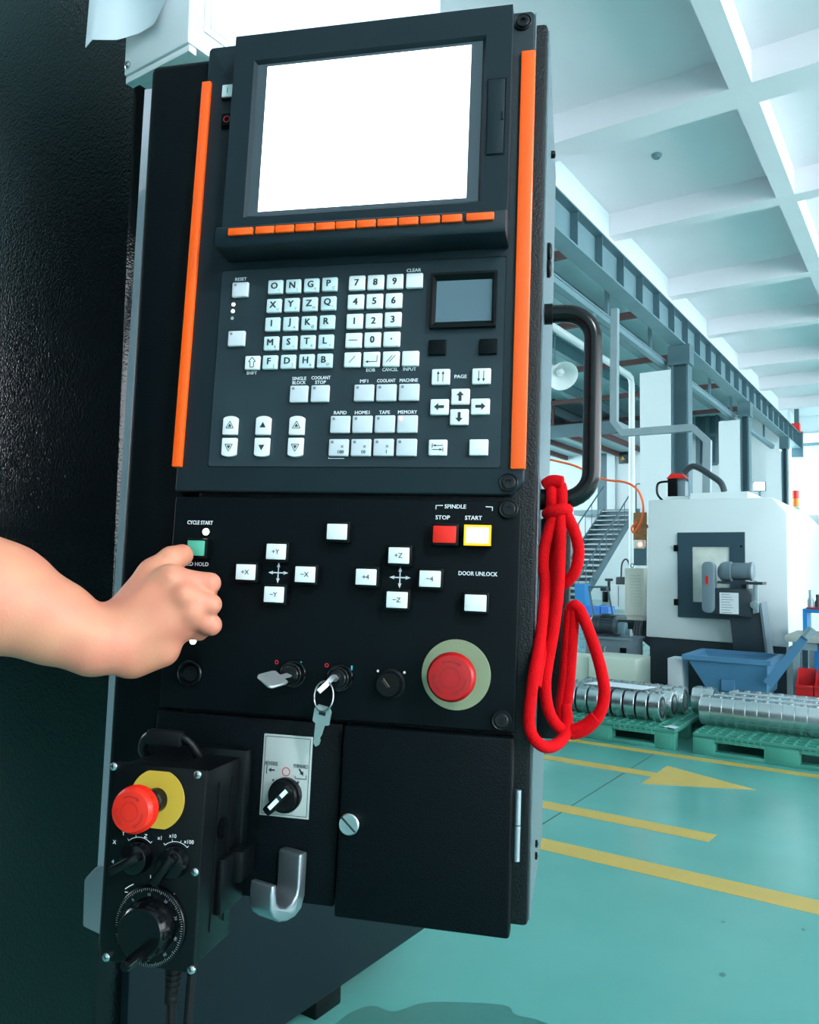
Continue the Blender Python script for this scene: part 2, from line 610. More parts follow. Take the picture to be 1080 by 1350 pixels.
# columns with steel columns next to them
for i, (pa, pb, ps, y) in enumerate(((844, 885, 908, 17.2), (948, 976, 988, 24.0), (1010, 1030, 1038, 31.0))):
    xa_, xb_, xs_ = hx(pa, 600, y), hx(pb, 600, y), hx(ps, 600, y)
    c = structure(sbox('column', 'column_white', xa_, xb_, y, y + .6, 0, 5.72), ['white concrete column behind the white machine', 'second white concrete column along the crane rail', 'farthest white concrete column along the crane rail'][i])
    b = MB()
    b.box(xb_ + .01, xb_ + .05, y, y + .34, 0, 5.8).box(xs_ - .04, xs_, y, y + .34, 0, 5.8).box(xb_ + .05, xs_ - .04, y + .15, y + .18, 0, 5.8)
    s_ = structure(b.build('steel_column', 'steel_dark'), ['grey steel crane column beside the nearest white column', 'grey steel crane column beside the second white column', 'grey steel crane column near the far wall'][i])
    sbox('bracket', 'steel_dark', xb_ - .05, xs_ + .05, y - .06, y + .3, 5.8, 6.225, s_)

# crane rail girder
cr = thing('crane_rail', 'grey steel crane rail girder with stiffener plates below the ceiling', 'girder', (-4.6, 6, 6.25))
def rl(name, m, x0, x1, y0, y1, z0, z1):
    return MB().box(x0, x1, y0 - 6, y1 - 6, z0 - 6.25, z1 - 6.25).build(name, m, cr)
rl('bottom_flange', 'steel_paint', -.17, .13, 6, 34.2, 6.23, 6.26)
rl('top_flange', 'steel_dark', -.17, .13, 6, 34.2, 6.82, 6.85)
rl('web', 'steel_paint', -.035, -.015, 6, 34.2, 6.26, 6.82)
rl('rail_head', 'steel_dark', -.06, .0, 6, 34.2, 6.85, 6.9)
sp = rl('stiffener', 'steel_dark', -.015, .11, 9.0, 9.02, 6.262, 6.818)
for k in range(1, 24):
    o = sp.copy(); COL.objects.link(o); o.location = (0, k * 1.06, 0)
rl('end_stop', 'steel_dark', -.2, .2, 34.2, 34.5, 5.9, 6.9)
rl('buffer_post', 'steel_dark', -.08, .08, 34.2, 34.36, 6.9, 7.9)
rl('buffer', 'red_lens', -.15, .15, 33.9, 34.2, 6.85, 7.2)
# conductor channel below the rail
cc = thing('conductor_channel', 'lighter steel channel running below the crane rail', 'channel', (-4.98, 6, 5.8))
MB().box(-.06, .06, 0, 25, 0.02, .12).build('channel_body', 'steel_paint', cc)
MB().box(-.09, .09, 0, 25, .12, .14).build('channel_lip', 'galv', cc)
for k in range(9):
    MB().box(-.03, .03, 2.5 + k * 2.6, 2.6 + k * 2.6, .14, 1.06).build('hanger', 'steel_dark', cc)

# side bay roof with beams
rf = structure(sbox('roof_annex', 'deck_grey', -20, -5.36, -7.3, 32.5, 7.5, 7.6), 'grey steel deck roof over the side bay')
for x in (-6.6, -8.4, -10.2, -12.0, -13.8):
    b = MB().box(x - .1, x + .1, 8, 32.5, 7.1, 7.13).box(x - .01, x + .01, 8, 32.5, 7.13, 7.48).box(x - .1, x + .1, 8, 32.5, 7.47, 7.5)
    b.build('roof_beam', 'steel_paint', rf)
for y in (13, 17, 21, 25, 29):
    sbox('roof_purlin', 'rust_red', -20, -5.4, y, y + .12, 6.96, 7.1, rf)
mz = structure(sbox('mezzanine', 'deck_grey', -20, -9.2, 26.5, 32.5, 6.28, 6.5), 'grey steel mezzanine deck under the side bay roof')
for x in (-10.0, -11.2, -12.4, -13.6):
    sbox('deck_beam', 'rust_red', x - .06, x + .06, 26.4, 32.5, 6.1, 6.28, mz)
sbox('edge_beam', 'steel_dark', -20, -9.2, 26.35, 26.5, 6.05, 6.5, mz)
for x in (-13.0, -11.6):
    sbox('deck_hanger', 'rust_red', x - .04, x + .04, 26.4, 26.48, 6.5, 7.5, mz)

# white pipe dropping in front of the stairs
a = at(700, 410, 0, -6.3); b_ = at(833, 497, 0, -6.3)
pts = [(-6.3, a.y, a.z), (-6.3, b_.y - .25, a.z * .0 + b_.z), (-6.3, b_.y - .06, b_.z - .05), (-6.3, b_.y, b_.z - .2), (-6.3, b_.y, 0.0)]
pts[0] = (-6.3, a.y, b_.z)
tag(MB().tube(pts, .075, 12).build('drain_pipe', 'pipe_white'), 'white round pipe running under the rail and down beside the stairs', 'pipe')

# galvanised cable duct looping in front of the first column
yd = 13.0
dp = [at(811, 400, 1, yd), at(810, 556, 1, yd), at(821, 571, 1, yd), at(914, 564, 1, yd), at(933, 582, 1, yd), at(932, 668, 1, yd)]
dp[0].z = 5.83
cdct = thing('cable_duct', 'galvanised square cable duct looping in front of the white column', 'duct', (dp[2].x, yd, dp[2].z))
MB().box(min(dp[0].x, -5.04) - dp[2].x - .02, -4.92 - dp[2].x, -.03, .03, 5.72 - dp[2].z, 5.83 - dp[2].z).build('hanger', 'steel_paint', cdct)
MB().tube([Vector((q.x - dp[2].x, 0, q.z - dp[2].z)) for q in dp], .085, 4, sq=True).build('duct_run', 'galv', cdct)
br = hx(943, 588, yd)
# stairs
st = thing('staircase', 'grey steel staircase with open treads and tube railings by the wall', 'staircase', (-10.1, 25.1, 0))
N = 18; RUN = 6.0; RISE = 3.66
for xs in (-1.32, 0.0):
    MB().prism([(0, -.02), (.22, 0), (RUN + .1, RISE - .12), (RUN + .1, RISE + .1), (RUN - .1, RISE + .1), (-.12, .18)], xs, xs + .05, lambda a, b, c: (c, a, b)).build('stringer', 'steel_dark', st)
tm = MB().box(-1.27, 0.0, -.02, .27, -.02, .02)
tme = tm.mesh('tread')
tme.materials.append(MATS['galv'])
for k in range(N):
    link('tread', tme, st, (0, .1 + k * RUN / N, .12 + (k + .45) * RISE / N))
rme = MB().box(-1.27, 0.0, 0, .012, -.13, 0.0).mesh('riser')
rme.materials.append(MATS['steel_dark'])
for k in range(N):
    link('riser', rme, st, (0, .36 + k * RUN / N, .1 + (k + .45) * RISE / N))
MB().box(-2.6, 1.6, RUN, RUN + 1.4, RISE - .1, RISE + .1).build('landing', 'steel_paint', st)
for xs in (-1.3, .03):
    hr = MB()
    hr.tube([(xs, 0, 1.0), (xs, RUN, RISE + 1.05)], .03, 6)
    hr.build('handrail', 'steel_dark', st)
    for k in range(10):
        y = RUN * k / 9
        MB().bar((xs, y, RISE * k / 9 + .1), (xs, y, RISE * k / 9 + 1.02), .017, 5).build('baluster', 'steel_dark', st)
for xa_, xb_ in ((.05, 1.6),):
    MB().bar((xa_, RUN + .03, RISE + 1.1), (xb_, RUN + .03, RISE + 1.1), .03, 6).build('handrail', 'steel_dark', st)
    for k in range(8):
        x = xa_ + (xb_ - xa_) * k / 7
        MB().bar((x, RUN + .03, RISE + .1), (x, RUN + .03, RISE + 1.1), .017, 5).build('baluster', 'steel_dark', st)

# door at the landing and small box on the wall
x0, x1 = hx(789, 640, 32.48), hx(801, 640, 32.48)
dr = structure(sbox('door_1', 'steel_dark', x0, x1, 32.42, 32.5, 3.76, hz(795, 588, 32.48)), 'dark door at the top of the stairs')
sbox('door_frame', 'window_frame', x0 - .1, x0, 32.4, 32.5, 3.76, hz(795, 588, 32.48) + .1, dr)
sbox('door_frame', 'window_frame', x1, x1 + .35, 32.4, 32.5, 3.76, hz(795, 588, 32.48) + .1, dr)
eb = thing('electric_box', 'dark wall box with yellow warning mark above the stairs', 'box', (hx(823, 604, 32.5), 32.4, hz(823, 604, 32.5)))
MB().rbox(-.19, .19, -.06, .1, -.24, .24, .02).build('casing', 'machine_dark', eb)
MB().prism([(-.09, -.1), (.09, -.1), (0, .09)], -.075, -.062, lambda a, b, c: (a, c, b)).build('warning_mark', 'legend_yellow', eb)

# windows between the columns, beyond
for i, (pa, pb, t, bo, y) in enumerate(((920, 946, 535, 612, 32.3),)):
    x0, x1, z0, z1 = hx(pa, 570, y), hx(pb, 570, y), hz(930, bo, y), hz(930, t, y)
    wn = structure(sbox('window_1', 'screen_off', x0, x1, y + .1, y + .14, z0, z1), 'dark framed window between the columns')
    for k in range(3):
        xx = x0 + (x1 - x0) * k / 2
        sbox('window_frame', 'steel_dark', xx - .08, xx + .08, y, y + .1, z0, z1, wn)
    for zz in (z0, (z0 + z1) / 2, z1):
        sbox('window_frame', 'steel_dark', x0, x1, y + .01, y + .09, zz - .06, zz + .06, wn)

# floodlight
f0 = at(1001, 641, 1, 28.5)
fd = thing('floodlight', 'glaring floodlight on the second steel column', 'lamp', f0)
MB().rbox(-.2, .2, .02, .14, -.16, .16, .02).build('casing', 'steel_dark', fd)
MB().rbox(-.17, .17, -.01, .03, -.13, .13, .01).build('lens', 'flood', fd)
MB().bar((0, .1, -.1), (0, .1, -f0.z + .02), .04, 8).build('post', 'steel_dark', fd)

# pendant lamp in the side bay
p0 = at(741, 494, 1, 17.0)
PLR = Matrix.Rotation(math.radians(-42), 3, 'Y') @ Matrix.Rotation(math.radians(-34), 3, 'X')
pl = thing('pendant_lamp', 'white dome reflector lamp hanging tilted in the side bay', 'lamp', Matrix.Translation(p0) @ PLR.to_4x4() @ Matrix.Scale(1.35, 4))
MB().lathe([(.03, .24), (.1, .22), (.17, .1), (.27, -.06), (.262, -.06), (.16, .09), (.09, .2), (0, .21)], 24).build('reflector', 'lamp_white', pl)
MB().lathe([(0, .19), (.05, .18), (.07, .08), (.0, 0.02)], 14).build('bulb', 'lamp_white', pl)
MB().lathe([(.05, .22), (.06, .4), (.03, .44), (0, .44)], 12).build('ballast', 'galv', pl)
up = PLR.inverted() @ Vector((0, 0, (7.5 - (p0.z + (PLR @ Vector((0, 0, .42 * 1.35))).z)) / 1.35))
MB().bar((0, 0, .42), Vector((0, 0, .42)) + up, .012, 6).build('cord', 'steel_dark', pl)

# orange air hose
hp = [(700, 600), (730, 607), (755, 613), (775, 622), (797, 632), (825, 636), (840, 645), (847, 660), (848, 676), (843, 692), (836, 702), (833, 696), (840, 688)]
hps = [at(x, y, 1, 8.945) for x, y in hp]
tag(MB().tube(smooth_path(hps, 6), .013, 8).build('air_hose', 'hose_orange'), 'thin orange air hose sagging across to the white machine', 'hose')

# ------------------------------------------------------------------ white machining centre
MY = 8.8
mx0, mx1 = -2.735, -1.285
mc = thing('machining_centre', 'white machining centre with dark framed inspection window and black base', 'machine', (mx0, MY, 0))
W_ = mx1 - mx0
MB().rprism([(0, .6), (W_, .585), (W_, 1.95), (W_ - .14, 2.115), (.03, 2.125)], 0, 2.6, .012, 2, lambda a, b, c: (a, c, b)).build('enclosure', 'machine_white', mc)
MB().box(.03, W_ - .03, .04, 2.5, 0, .59).build('base', 'machine_dark', mc)
dx0, dx1, dz0, dz1 = hx(894.5, 760, MY) - mx0, hx(983, 760, MY) - mx0, hz(930, 815, MY), hz(930, 702, MY)
gx0, gx1, gz0, gz1 = hx(914, 757, MY) - mx0, hx(963, 757, MY) - mx0, hz(930, 794, MY), hz(930, 721, MY)
MB().frame((dx0, dx1, dz0, dz1), (gx0, gx1, gz0, gz1), .03, .008, .001)
fb = MB().frame((dx0, dx1, dz0, dz1), (gx0, gx1, gz0, gz1), .03, .006, .001)
fb.v = [(x, -z, y) for x, y, z in fb.v]
wd_ = fb.build('window_door', 'machine_door', mc)
MB().box(gx0, gx1, -.012, -.004, gz0, gz1).build('pane', 'glass_lit', wd_)
for z in (dz1 - .17, dz0 + .16):
    MB().rbox(dx0 - .04, dx0 + .01, -.045, -.002, z - .035, z + .035, .006).build('hinge', 'black_plastic', wd_)
MB().lathe([(0, 0), (.012, 0), (.012, .012), (0, .014)], 10, lambda x, y, z: (dx1 - .03 + x, -.03 - z, dz1 - .15 + y)).build('knob', 'black_plastic', wd_)
MB().box(.45, 1.05, .15, .9, 2.12, 2.2).build('top_plate', 'machine_white', mc)
# spindle motor on top with cable chain
mt = thing('spindle_motor', 'black and grey motor with red cap on top of white machine', 'motor', (hx(893, 640, 9.2), 9.2, 2.125))
MB().rbox(-.13, .16, -.12, .12, 0, .06, .01).build('flange', 'machine_white', mt)
MB().rbox(-.09, .02, -.08, .08, .06, .27, .012).build('motor_body', 'black_plastic', mt)
MB().rbox(.02, .11, -.07, .07, .06, .24, .012).build('motor_housing', 'motor_grey', mt)
MB().prism([(-.1, .27), (.12, .27), (.07, .32), (-.04, .33)], -.09, .09, lambda a, b, c: (a, c, b)).build('cap', 'red_lens', mt)
MB().tube(smooth_path([(-.09, -.05, .24), (-.2, -.06, .22), (-.21, -.06, .1), (-.15, -.06, .02)], 5), .014, 6).build('cable', 'black_plastic', mt)
c0 = mt.location
ch = [Vector((hx(x, y, 9.25), 9.25, hz(x, y, 9.25))) for x, y in ((902, 623), (912, 615), (922, 617), (936, 626), (950, 636), (955, 648))]
tag(MB().tube(smooth_path(ch, 5), .035, 8).build('cable_conduit', 'machine_dark'), 'dark ribbed cable conduit arching over the machine top', 'conduit')
# chip conveyor head
CY = 8.38
cv = thing('chip_conveyor', 'grey and black chip conveyor head with drive motor above blue hopper', 'conveyor', (hx(965, 800, CY), CY, 0))
ox = cv.location.x
X = lambda px, py=790: hx(px, py, CY) - ox
Z = lambda py, px=965: hz(px, py, CY)
XZ = lambda a, b, c: (a, c, b)
MB().rprism([(X(960, 812), Z(812)), (X(1001, 795), Z(795)), (X(1010, 858), Z(862)), (X(966, 858), Z(862))], .06, .34, .006, 2, XZ).build('chute', 'conveyor_dark', cv)
MB().prism([(X(1000, 800), Z(795)), (X(1003, 795), Z(793)), (X(1012, 858), Z(862)), (X(1009, 858), Z(862))], .03, .34, XZ).build('chute_flange', 'motor_grey', cv)
MB().rprism([(X(938, 812), Z(811)), (X(938, 782), Z(783)), (X(942, 776), Z(776)), (X(983, 776), Z(776)), (X(991, 784), Z(783)), (X(991, 812), Z(813))], 0, .34, .008, 2, XZ).build('head_box', 'conveyor_dark', cv)
MB().box(X(949), X(974), -.008, 0, Z(809.5), Z(781.5)).build('instruction_plate', 'key_white', cv)
tx = link('lettering', poly_mesh([seg_poly((X(951.5), Z(784 + k * 3.4)), (X(963 + (k % 3) * 2), Z(784 + k * 3.4)), .005) for k in range(8)] + [disc_poly(.012, 6)]), cv, (0, -.0085, 0), 'key_print_light')
tx.rotation_euler = (math.pi / 2, 0, 0)
g = []
b = MB()
b.rprism(rrect(X(927), X(943), Z(809), Z(741), .05, 5), -.05, .07, .008, 2, XZ)
b.build('belt_guard', 'motor_grey', cv)
MB().box(X(932.5), X(935.5), -.053, -.05, Z(771), Z(760)).build('warning_strip', 'red_cap', cv)
def xcyl(prof, zc, yc):
    return MB().lathe(prof, 20, lambda x, y, z: (z, yc + x, zc + y))
xcyl([(.05, X(944)), (.09, X(948)), (.105, X(953)), (.105, X(962)), (.085, X(963))], Z(754), .12).build('gearbox', 'motor_grey', cv)
xcyl([(.085, X(963)), (.088, X(964)), (.088, X(986)), (.096, X(986.5)), (.096, X(990)), (.07, X(992))], Z(753), .12).build('motor', 'motor_grey', cv)
MB().box(X(947), X(1006), -.02, .2, Z(770), Z(766.5)).build('mounting_bar', 'conveyor_dark', cv)
MB().rprism([(X(993, 800), Z(808)), (X(1000, 800), Z(806)), (X(1000), Z(766)), (X(995), Z(764)), (X(993), Z(772))], -.01, .03, .004, 2, XZ).build('take_up_plate', 'galv', cv)
MB().lathe([(0, 0), (.04, 0), (.04, .03), (.018, .035), (0, .035)], 12, lambda x, y, z: (X(995.5) + x, -.01 - z, Z(796) + y)).build('bearing', 'galv', cv)
MB().box(X(975), X(982), .1, .2, Z(776), Z(766)).build('motor_bracket', 'conveyor_dark', cv)

# blue tipping hopper
HY0, HY1 = 7.56, 8.3
hz0 = hz(957, 869, HY0)
hp_ = thing('chip_hopper', 'blue steel tipping chip hopper under the conveyor', 'hopper', (hx(957, 869, HY0), HY0, 0))
ox = hp_.location.x
xl, xr = hx(899, 866, HY0) - ox, hx(1016, 873, HY0) - ox
bl_, br_ = hx(930, 907, HY0) - ox, hx(1008, 907, HY0) - ox
zb = .24
D = HY1 - HY0
def hop(inset, zt, zbt):
    return [(xl + .03 + inset, .02 + inset, zt), (xr - .03 - inset, .02 + inset, zt), (xr - .03 - inset, D - .02 - inset, zt), (xl + .03 + inset, D - .02 - inset, zt),
            (bl_ + inset, .1 + inset, zbt), (br_ - inset, .1 + inset, zbt), (br_ - inset, D - .1 - inset, zbt), (bl_ + inset, D - .1 - inset, zbt)]
b = MB()
b.add(hop(0, hz0, zb), [(0, 1, 5, 4), (1, 2, 6, 5), (2, 3, 7, 6), (3, 0, 4, 7), (4, 5, 6, 7)])
b.add(hop(.008, hz0, zb + .01), [(0, 4, 5, 1), (1, 5, 6, 2), (2, 6, 7, 3), (3, 7, 4, 0), (4, 7, 6, 5)])
b.build('body', 'hopper_blue', hp_)
b = MB().frame((xl, xr, 0, D), (xl + .045, xr - .045, .04, D - .04), hz0 + .012, hz0 - .02, hz0 - .03)
b.build('rim', 'hopper_blue', hp_)
b = MB()
p_ = Vector((xr - .02, -.03, .36)); q_ = Vector((hx(1062, 840, HY0) - ox, -.03, hz(1062, 840, HY0)))
dd = (q_ - p_).normalized(); nn = Vector((-dd.z, 0, dd.x)) * .045
b.add([p_ + nn, p_ - nn, q_ - nn * .7, q_ + nn * .7] + [v + Vector((0, .025, 0)) for v in (p_ + nn, p_ - nn, q_ - nn * .7, q_ + nn * .7)], [(0, 1, 2, 3), (7, 6, 5, 4), (0, 4, 5, 1), (1, 5, 6, 2), (2, 6, 7, 3), (3, 7, 4, 0)])
b.build('tipping_arm', 'hopper_blue', hp_)
MB().tube([q_, q_ + dd * .1], .035, 8).build('arm_tip', 'galv', hp_)
MB().box(bl_ + .13, bl_ + .24, .05, .09, .26, .36).build('latch', 'hopper_blue', hp_)
for x in (bl_ + .06, br_ - .06):
    for y in (.15, D - .15):
        MB().lathe([(.03, -.02), (.09, -.02), (.09, .02), (.03, .02)], 16, lambda a, b_, c: (x + c, y + a, .09 + b_)).build('wheel', 'rubber', hp_)
    MB().box(x - .03, x + .03, .1, D - .1, .15, .25).build('axle_bracket', 'hopper_blue', hp_)

# ------------------------------------------------------------------ pallets
def pallet(label, x0, x1):
    t = thing('pallet', label, 'pallet', (x0, 6.08, 0), 'green plastic pallets')
    L = x1 - x0; Dp = 1.1; H = .15
    MB().rbox(0, L, 0, Dp, .118, .136, .004).build('deck', 'pallet_dark', t)
    rib = MB().box(0.0, L, -.008, .008, .136, H).mesh('deck_rib'); rib.materials.append(MATS['pallet_green'])
    for k in range(13):
        link('deck_rib', rib, t, (0, .012 + (Dp - .024) * k / 12, 0))
    rb2 = MB().box(-.008, .008, 0.0, Dp, .136, H - .0006).mesh('deck_cross_rib'); rb2.materials.append(MATS['pallet_green'])
    for k in range(17):
        link('deck_cross_rib', rb2, t, (.01 + (L - .02) * k / 16, 0, 0))
    pk = ((.155, .485), (L - .485, L - .155))
    for yy in (0.0, Dp - .09):
        for a_, b2 in ((0, pk[0][0]), (pk[0][1], pk[1][0]), (pk[1][1], L)):
            MB().rbox(a_, b2, yy - .002, yy + .092, 0.0, .119, .006).build('block', 'pallet_green', t)
            if yy == 0.0:
                MB().rbox(a_ + .025, b2 - .025, yy - .006, yy, .02, .105, .002).build('block_panel', 'pallet_green', t)
        for a_, b2 in pk:
            MB().rbox(a_ - .004, b2 + .004, yy - .004, yy + .09, 0.0, .03, .004).build('bottom_rail', 'pallet_green', t)
            MB().rbox(a_ - .004, b2 + .004, yy - .004, yy + .05, .098, .12, .004).build('lintel', 'pallet_green', t)
            if yy == 0.0:
                rbm = MB().box(-.005, .005, -.008, 0, .1, .135).mesh('lintel_rib'); rbm.materials.append(MATS['pallet_green'])
                for k in range(8):
                    link('lintel_rib', rbm, t, (a_ + .02 + (b2 - a_ - .04) * k / 7, -.001, 0))
    for yy in (.5,):
        for a_, b2 in ((0, pk[0][0]), (pk[0][1], pk[1][0]), (pk[1][1], L)):
            MB().box(a_ + .02, b2 - .02, yy - .06, yy + .06, 0.0, .119).build('block', 'pallet_dark', t)
    return t


pallet('green plastic pallet carrying the longer rows of steel blocks, nearest the arrow tip', -1.545, -.345)
pallet('green plastic pallet under the paper-topped steel blocks, beside the red rope', -2.875, -1.675)

# steel blocks, round fronted with flat top and a bored end
BR = .112
def block_mesh(th):
    prof = []
    for k in range(15):
        a_ = math.radians(-100 + 0 * k) if False else math.radians(100 + 170 * k / 14)
        prof.append((BR * math.cos(a_), BR + BR * math.sin(a_)))
    # round front and underside, then square back and flat top
    prof = [(BR * math.cos(math.radians(t)), BR + BR * math.sin(math.radians(t))) for t in range(118, 271, 9)]
    prof += [(.055, .0), (.085, .02), (.09, .05), (.09, .2), (.075, .215), (-.03, .215)]
    b = MB().rprism(prof, .0004, th - .0004, .0014, 1, lambda a, b_, c: (c, a, b_))
    return b.mesh('block_body', 30)
BT = .083
bm_ = block_mesh(BT); bm_.materials.append(MATS['block_steel'])
boss = MB().rbox(.022, BT - .022, -.012, .04, .214, .224, .003).mesh('boss'); boss.materials.append(MATS['block_steel'])
sock = MB().box(.03, BT - .03, .0, .03, .2225, .2245).mesh('socket'); sock.materials.append(MATS['bore_dark'])
bore = MB().lathe([(.085, -.0), (.085, .002), (.06, .002), (.055, -.012), (0, -.012)], 20, lambda x, y, z: (BT - .002 + z * 1.0, -.005 + x, .108 + y)).mesh('bore')
bore.materials.append(MATS['bore_dark'])
ORD = ['first', 'second', 'third', 'fourth', 'fifth', 'sixth', 'seventh', 'eighth', 'ninth', 'tenth', 'eleventh', 'twelfth', 'thirteenth', 'fourteenth']
def block(x, y, label, group, end=False):
    t = thing('steel_block', label, 'block', (x, y, .1505), group)
    link('block_body', bm_, t)
    link('boss', boss, t)
    link('socket', sock, t)
    if end: link('bore', bore, t)
xr0 = -1.572
for r, (yy, n, off) in enumerate(((6.475, 14, 0.0), (6.70, 14, .05), (6.925, 14, .12))):
    for k in range(n):
        x = xr0 + off + k * .084
        if x + BT > -.36: break
        block(x, yy, f"{ORD[k]} steel block from the pallet gap in the {['front', 'middle', 'back'][r]} row of the long-row pallet", 'steel blocks on the long-row pallet')
xl0 = -1.845
for r, (yy, n, off) in enumerate(((6.36, 9, 0.0), (6.585, 9, .03), (6.81, 9, .06))):
    for k in range(n):
        x = xl0 - BT + off - k * .1
        block(x, yy, f"{ORD[k]} steel block from the bored end in the {['front', 'middle', 'back'][r]} row beside the rope", 'steel blocks on the paper-topped pallet', True)
for k in range(2):
    block(-1.745 + .085 * k, 6.93, ['left one of two steel blocks standing between the two pallets’ rows', 'right one of two steel blocks standing between the two pallets’ rows'][k].replace('’', ''), 'steel blocks between the rows')


def sheet(name, label, cs, m='paper', cat='paper', th=.0012):
    c = sum((Vector(q) for q in cs), Vector()) / 4
    b = MB()
    v = [Vector(q) - c for q in cs]
    b.add(v + [q + Vector((0, 0, th)) for q in v], [(3, 2, 1, 0), (4, 5, 6, 7), (0, 1, 5, 4), (1, 2, 6, 5), (2, 3, 7, 6), (3, 0, 4, 7)])
    return tag(b.build(name, m, None, c), label, cat)


sheet('paper_sheet', 'white paper sheet lying across the steel blocks beside the rope', [(-2.5, 6.36, .384), (-2.0, 6.33, .384), (-1.95, 6.56, .384), (-2.42, 6.6, .384)])
sheet('paper_scrap', 'small white paper scrap on the pallet deck at the gap', [(-1.79, 6.16, .1505), (-1.69, 6.13, .1505), (-1.68, 6.22, .1505), (-1.75, 6.25, .1505)])

# ------------------------------------------------------------------ odds and ends round the white machine
def cab(name, label, cat, px0, px1, pt, y, dep, m, zb=0.0, b=.01, group=None):
    xm = (px0 + px1) / 2
    x0, x1 = hx(px0, pt, y), hx(px1, pt, y)
    z1 = hz(xm, pt, y)
    t = thing(name, label, cat, ((x0 + x1) / 2, y, zb), group)
    w2 = (x1 - x0) / 2
    MB().rbox(-w2, w2, 0, dep, 0.0, z1 - zb, b).build('body', m, t)
    return t, w2, z1 - zb


t, w2, h_ = cab('chiller_cabinet', 'cream vented chiller cabinet on a shelf beside the white machine', 'cabinet', 823.5, 849, 749, 9.3, .5, 'cabinet_cream', hz(836, 812, 9.3))
sl = MB().box(-.07, .07, -.006, 0, -.008, .008).mesh('vent_slat'); sl.materials.append(MATS['cream'])
for k in range(11):
    link('vent_slat', sl, t, (w2 - .1, 0, .12 + k * .036))
MB().box(-w2 + .02, w2 - .02, .02, .48, -.05, .0).build('plinth', 'cabinet_cream', t)
MB().tube([(-w2 + .03 + .02 * math.cos(q), .2, h_ + .03 + .025 * math.sin(q)) for q in [k * math.pi / 5 for k in range(11)]], .006, 6).build('lifting_eye', 'steel_dark', t)
zt = hz(836, 812, 9.3) - .05
t = thing('shelf_bracket', 'black steel shelf carrying the cream chiller cabinet', 'shelf', (-3.0, 9.3, 0))
MB().box(-.32, .23, -.05, .55, zt - .03, zt).build('shelf_plate', 'machine_dark', t)
MB().prism([(-.3, zt - .03), (.2, zt - .03), (.2, zt - .4)], .2, .24, XZ).build('gusset', 'machine_dark', t)
MB().box(.16, .22, .1, .5, 0.0, zt - .03).build('post', 'machine_dark', t)
for k in range(3):
    xk, yk = -2.98 + .045 * k, 9.14 - .045 * k
    pts = [(xk, yk + .08, .74), (xk, yk + .02, .62), (xk - .003, yk, .4), (xk + .003, yk, .15), (xk, yk - .03, .017)]
    tag(MB().tube(smooth_path(pts, 5), .016, 7).build('hose', 'machine_dark'), ['black hose hanging below the chiller shelf, left of three', 'black hose hanging below the chiller shelf, middle of three', 'black hose hanging below the chiller shelf, right of three'][k], 'hose', 'hoses below the chiller')

# tank with pump motor
t, w2, h_ = cab('coolant_tank', 'grey coolant tank with flat lid under the pump motor', 'tank', 772, 832, 843, 8.55, .42, 'tank_grey')
MB().rbox(-w2 - .02, w2 + .02, -.02, .44, h_, h_ + .025, .005).build('lid', 'tank_grey', t)
MB().tube([(-.02, -.02, h_ - .08), (-.02, -.05, h_ - .1), (-.02, -.05, h_ - .2), (-.02, -.02, h_ - .22)], .01, 6).build('handle', 'galv', t)
MB().box(w2 - .12, w2 - .05, -.01, 0, h_ - .17, h_ - .08).build('sight_glass', 'black_plastic', t)
zt = h_ + .026
m0 = Vector((hx(790, 826, 8.72), 8.72, zt))
t = thing('pump_motor', 'dark grey finned pump motor lying on the coolant tank', 'motor', m0)
RM = .105
MB().box(-.06, .22, -.08, .08, 0, .02).build('foot', 'machine_dark', t)
MB().lathe([(.04, -.09), (.085, -.085), (RM, -.06), (RM, .02), (RM * .93, .03), (RM * .93, .2), (.06, .23)], 24, lambda x, y, z: (z, x - z * .15, .12 + y)).build('motor_body', 'machine_dark', t)
MB().lathe([(0, -.098), (.03, -.098), (.03, -.088), (.07, -.088), (.07, -.083)], 20, lambda x, y, z: (z, x - z * .15, .12 + y)).build('fan_cover', 'black_plastic', t)
for k in range(9):
    a_ = math.radians(20 + k * 17.5)
    c_, s_ = math.cos(a_), math.sin(a_)
    MB().bar((.035, RM * c_, .12 + RM * s_), (.19, RM * c_ - .02, .12 + RM * s_), .006, 4).build('fin', 'machine_dark', t)
MB().rbox(.04, .14, -.05, .05, .21, .25, .01).build('terminal_box', 'machine_dark', t)
MB().rbox(.22, .32, -.05, .06, .02, .16, .02).build('pump_head', 'steel_paint', t)
MB().lathe([(0, 0), (.025, 0), (.025, .07), (.015, .08), (0, .08)], 10, lambda x, y, z: (.36 + x, y, .01 + z)).build('fitting', 'galv', t)

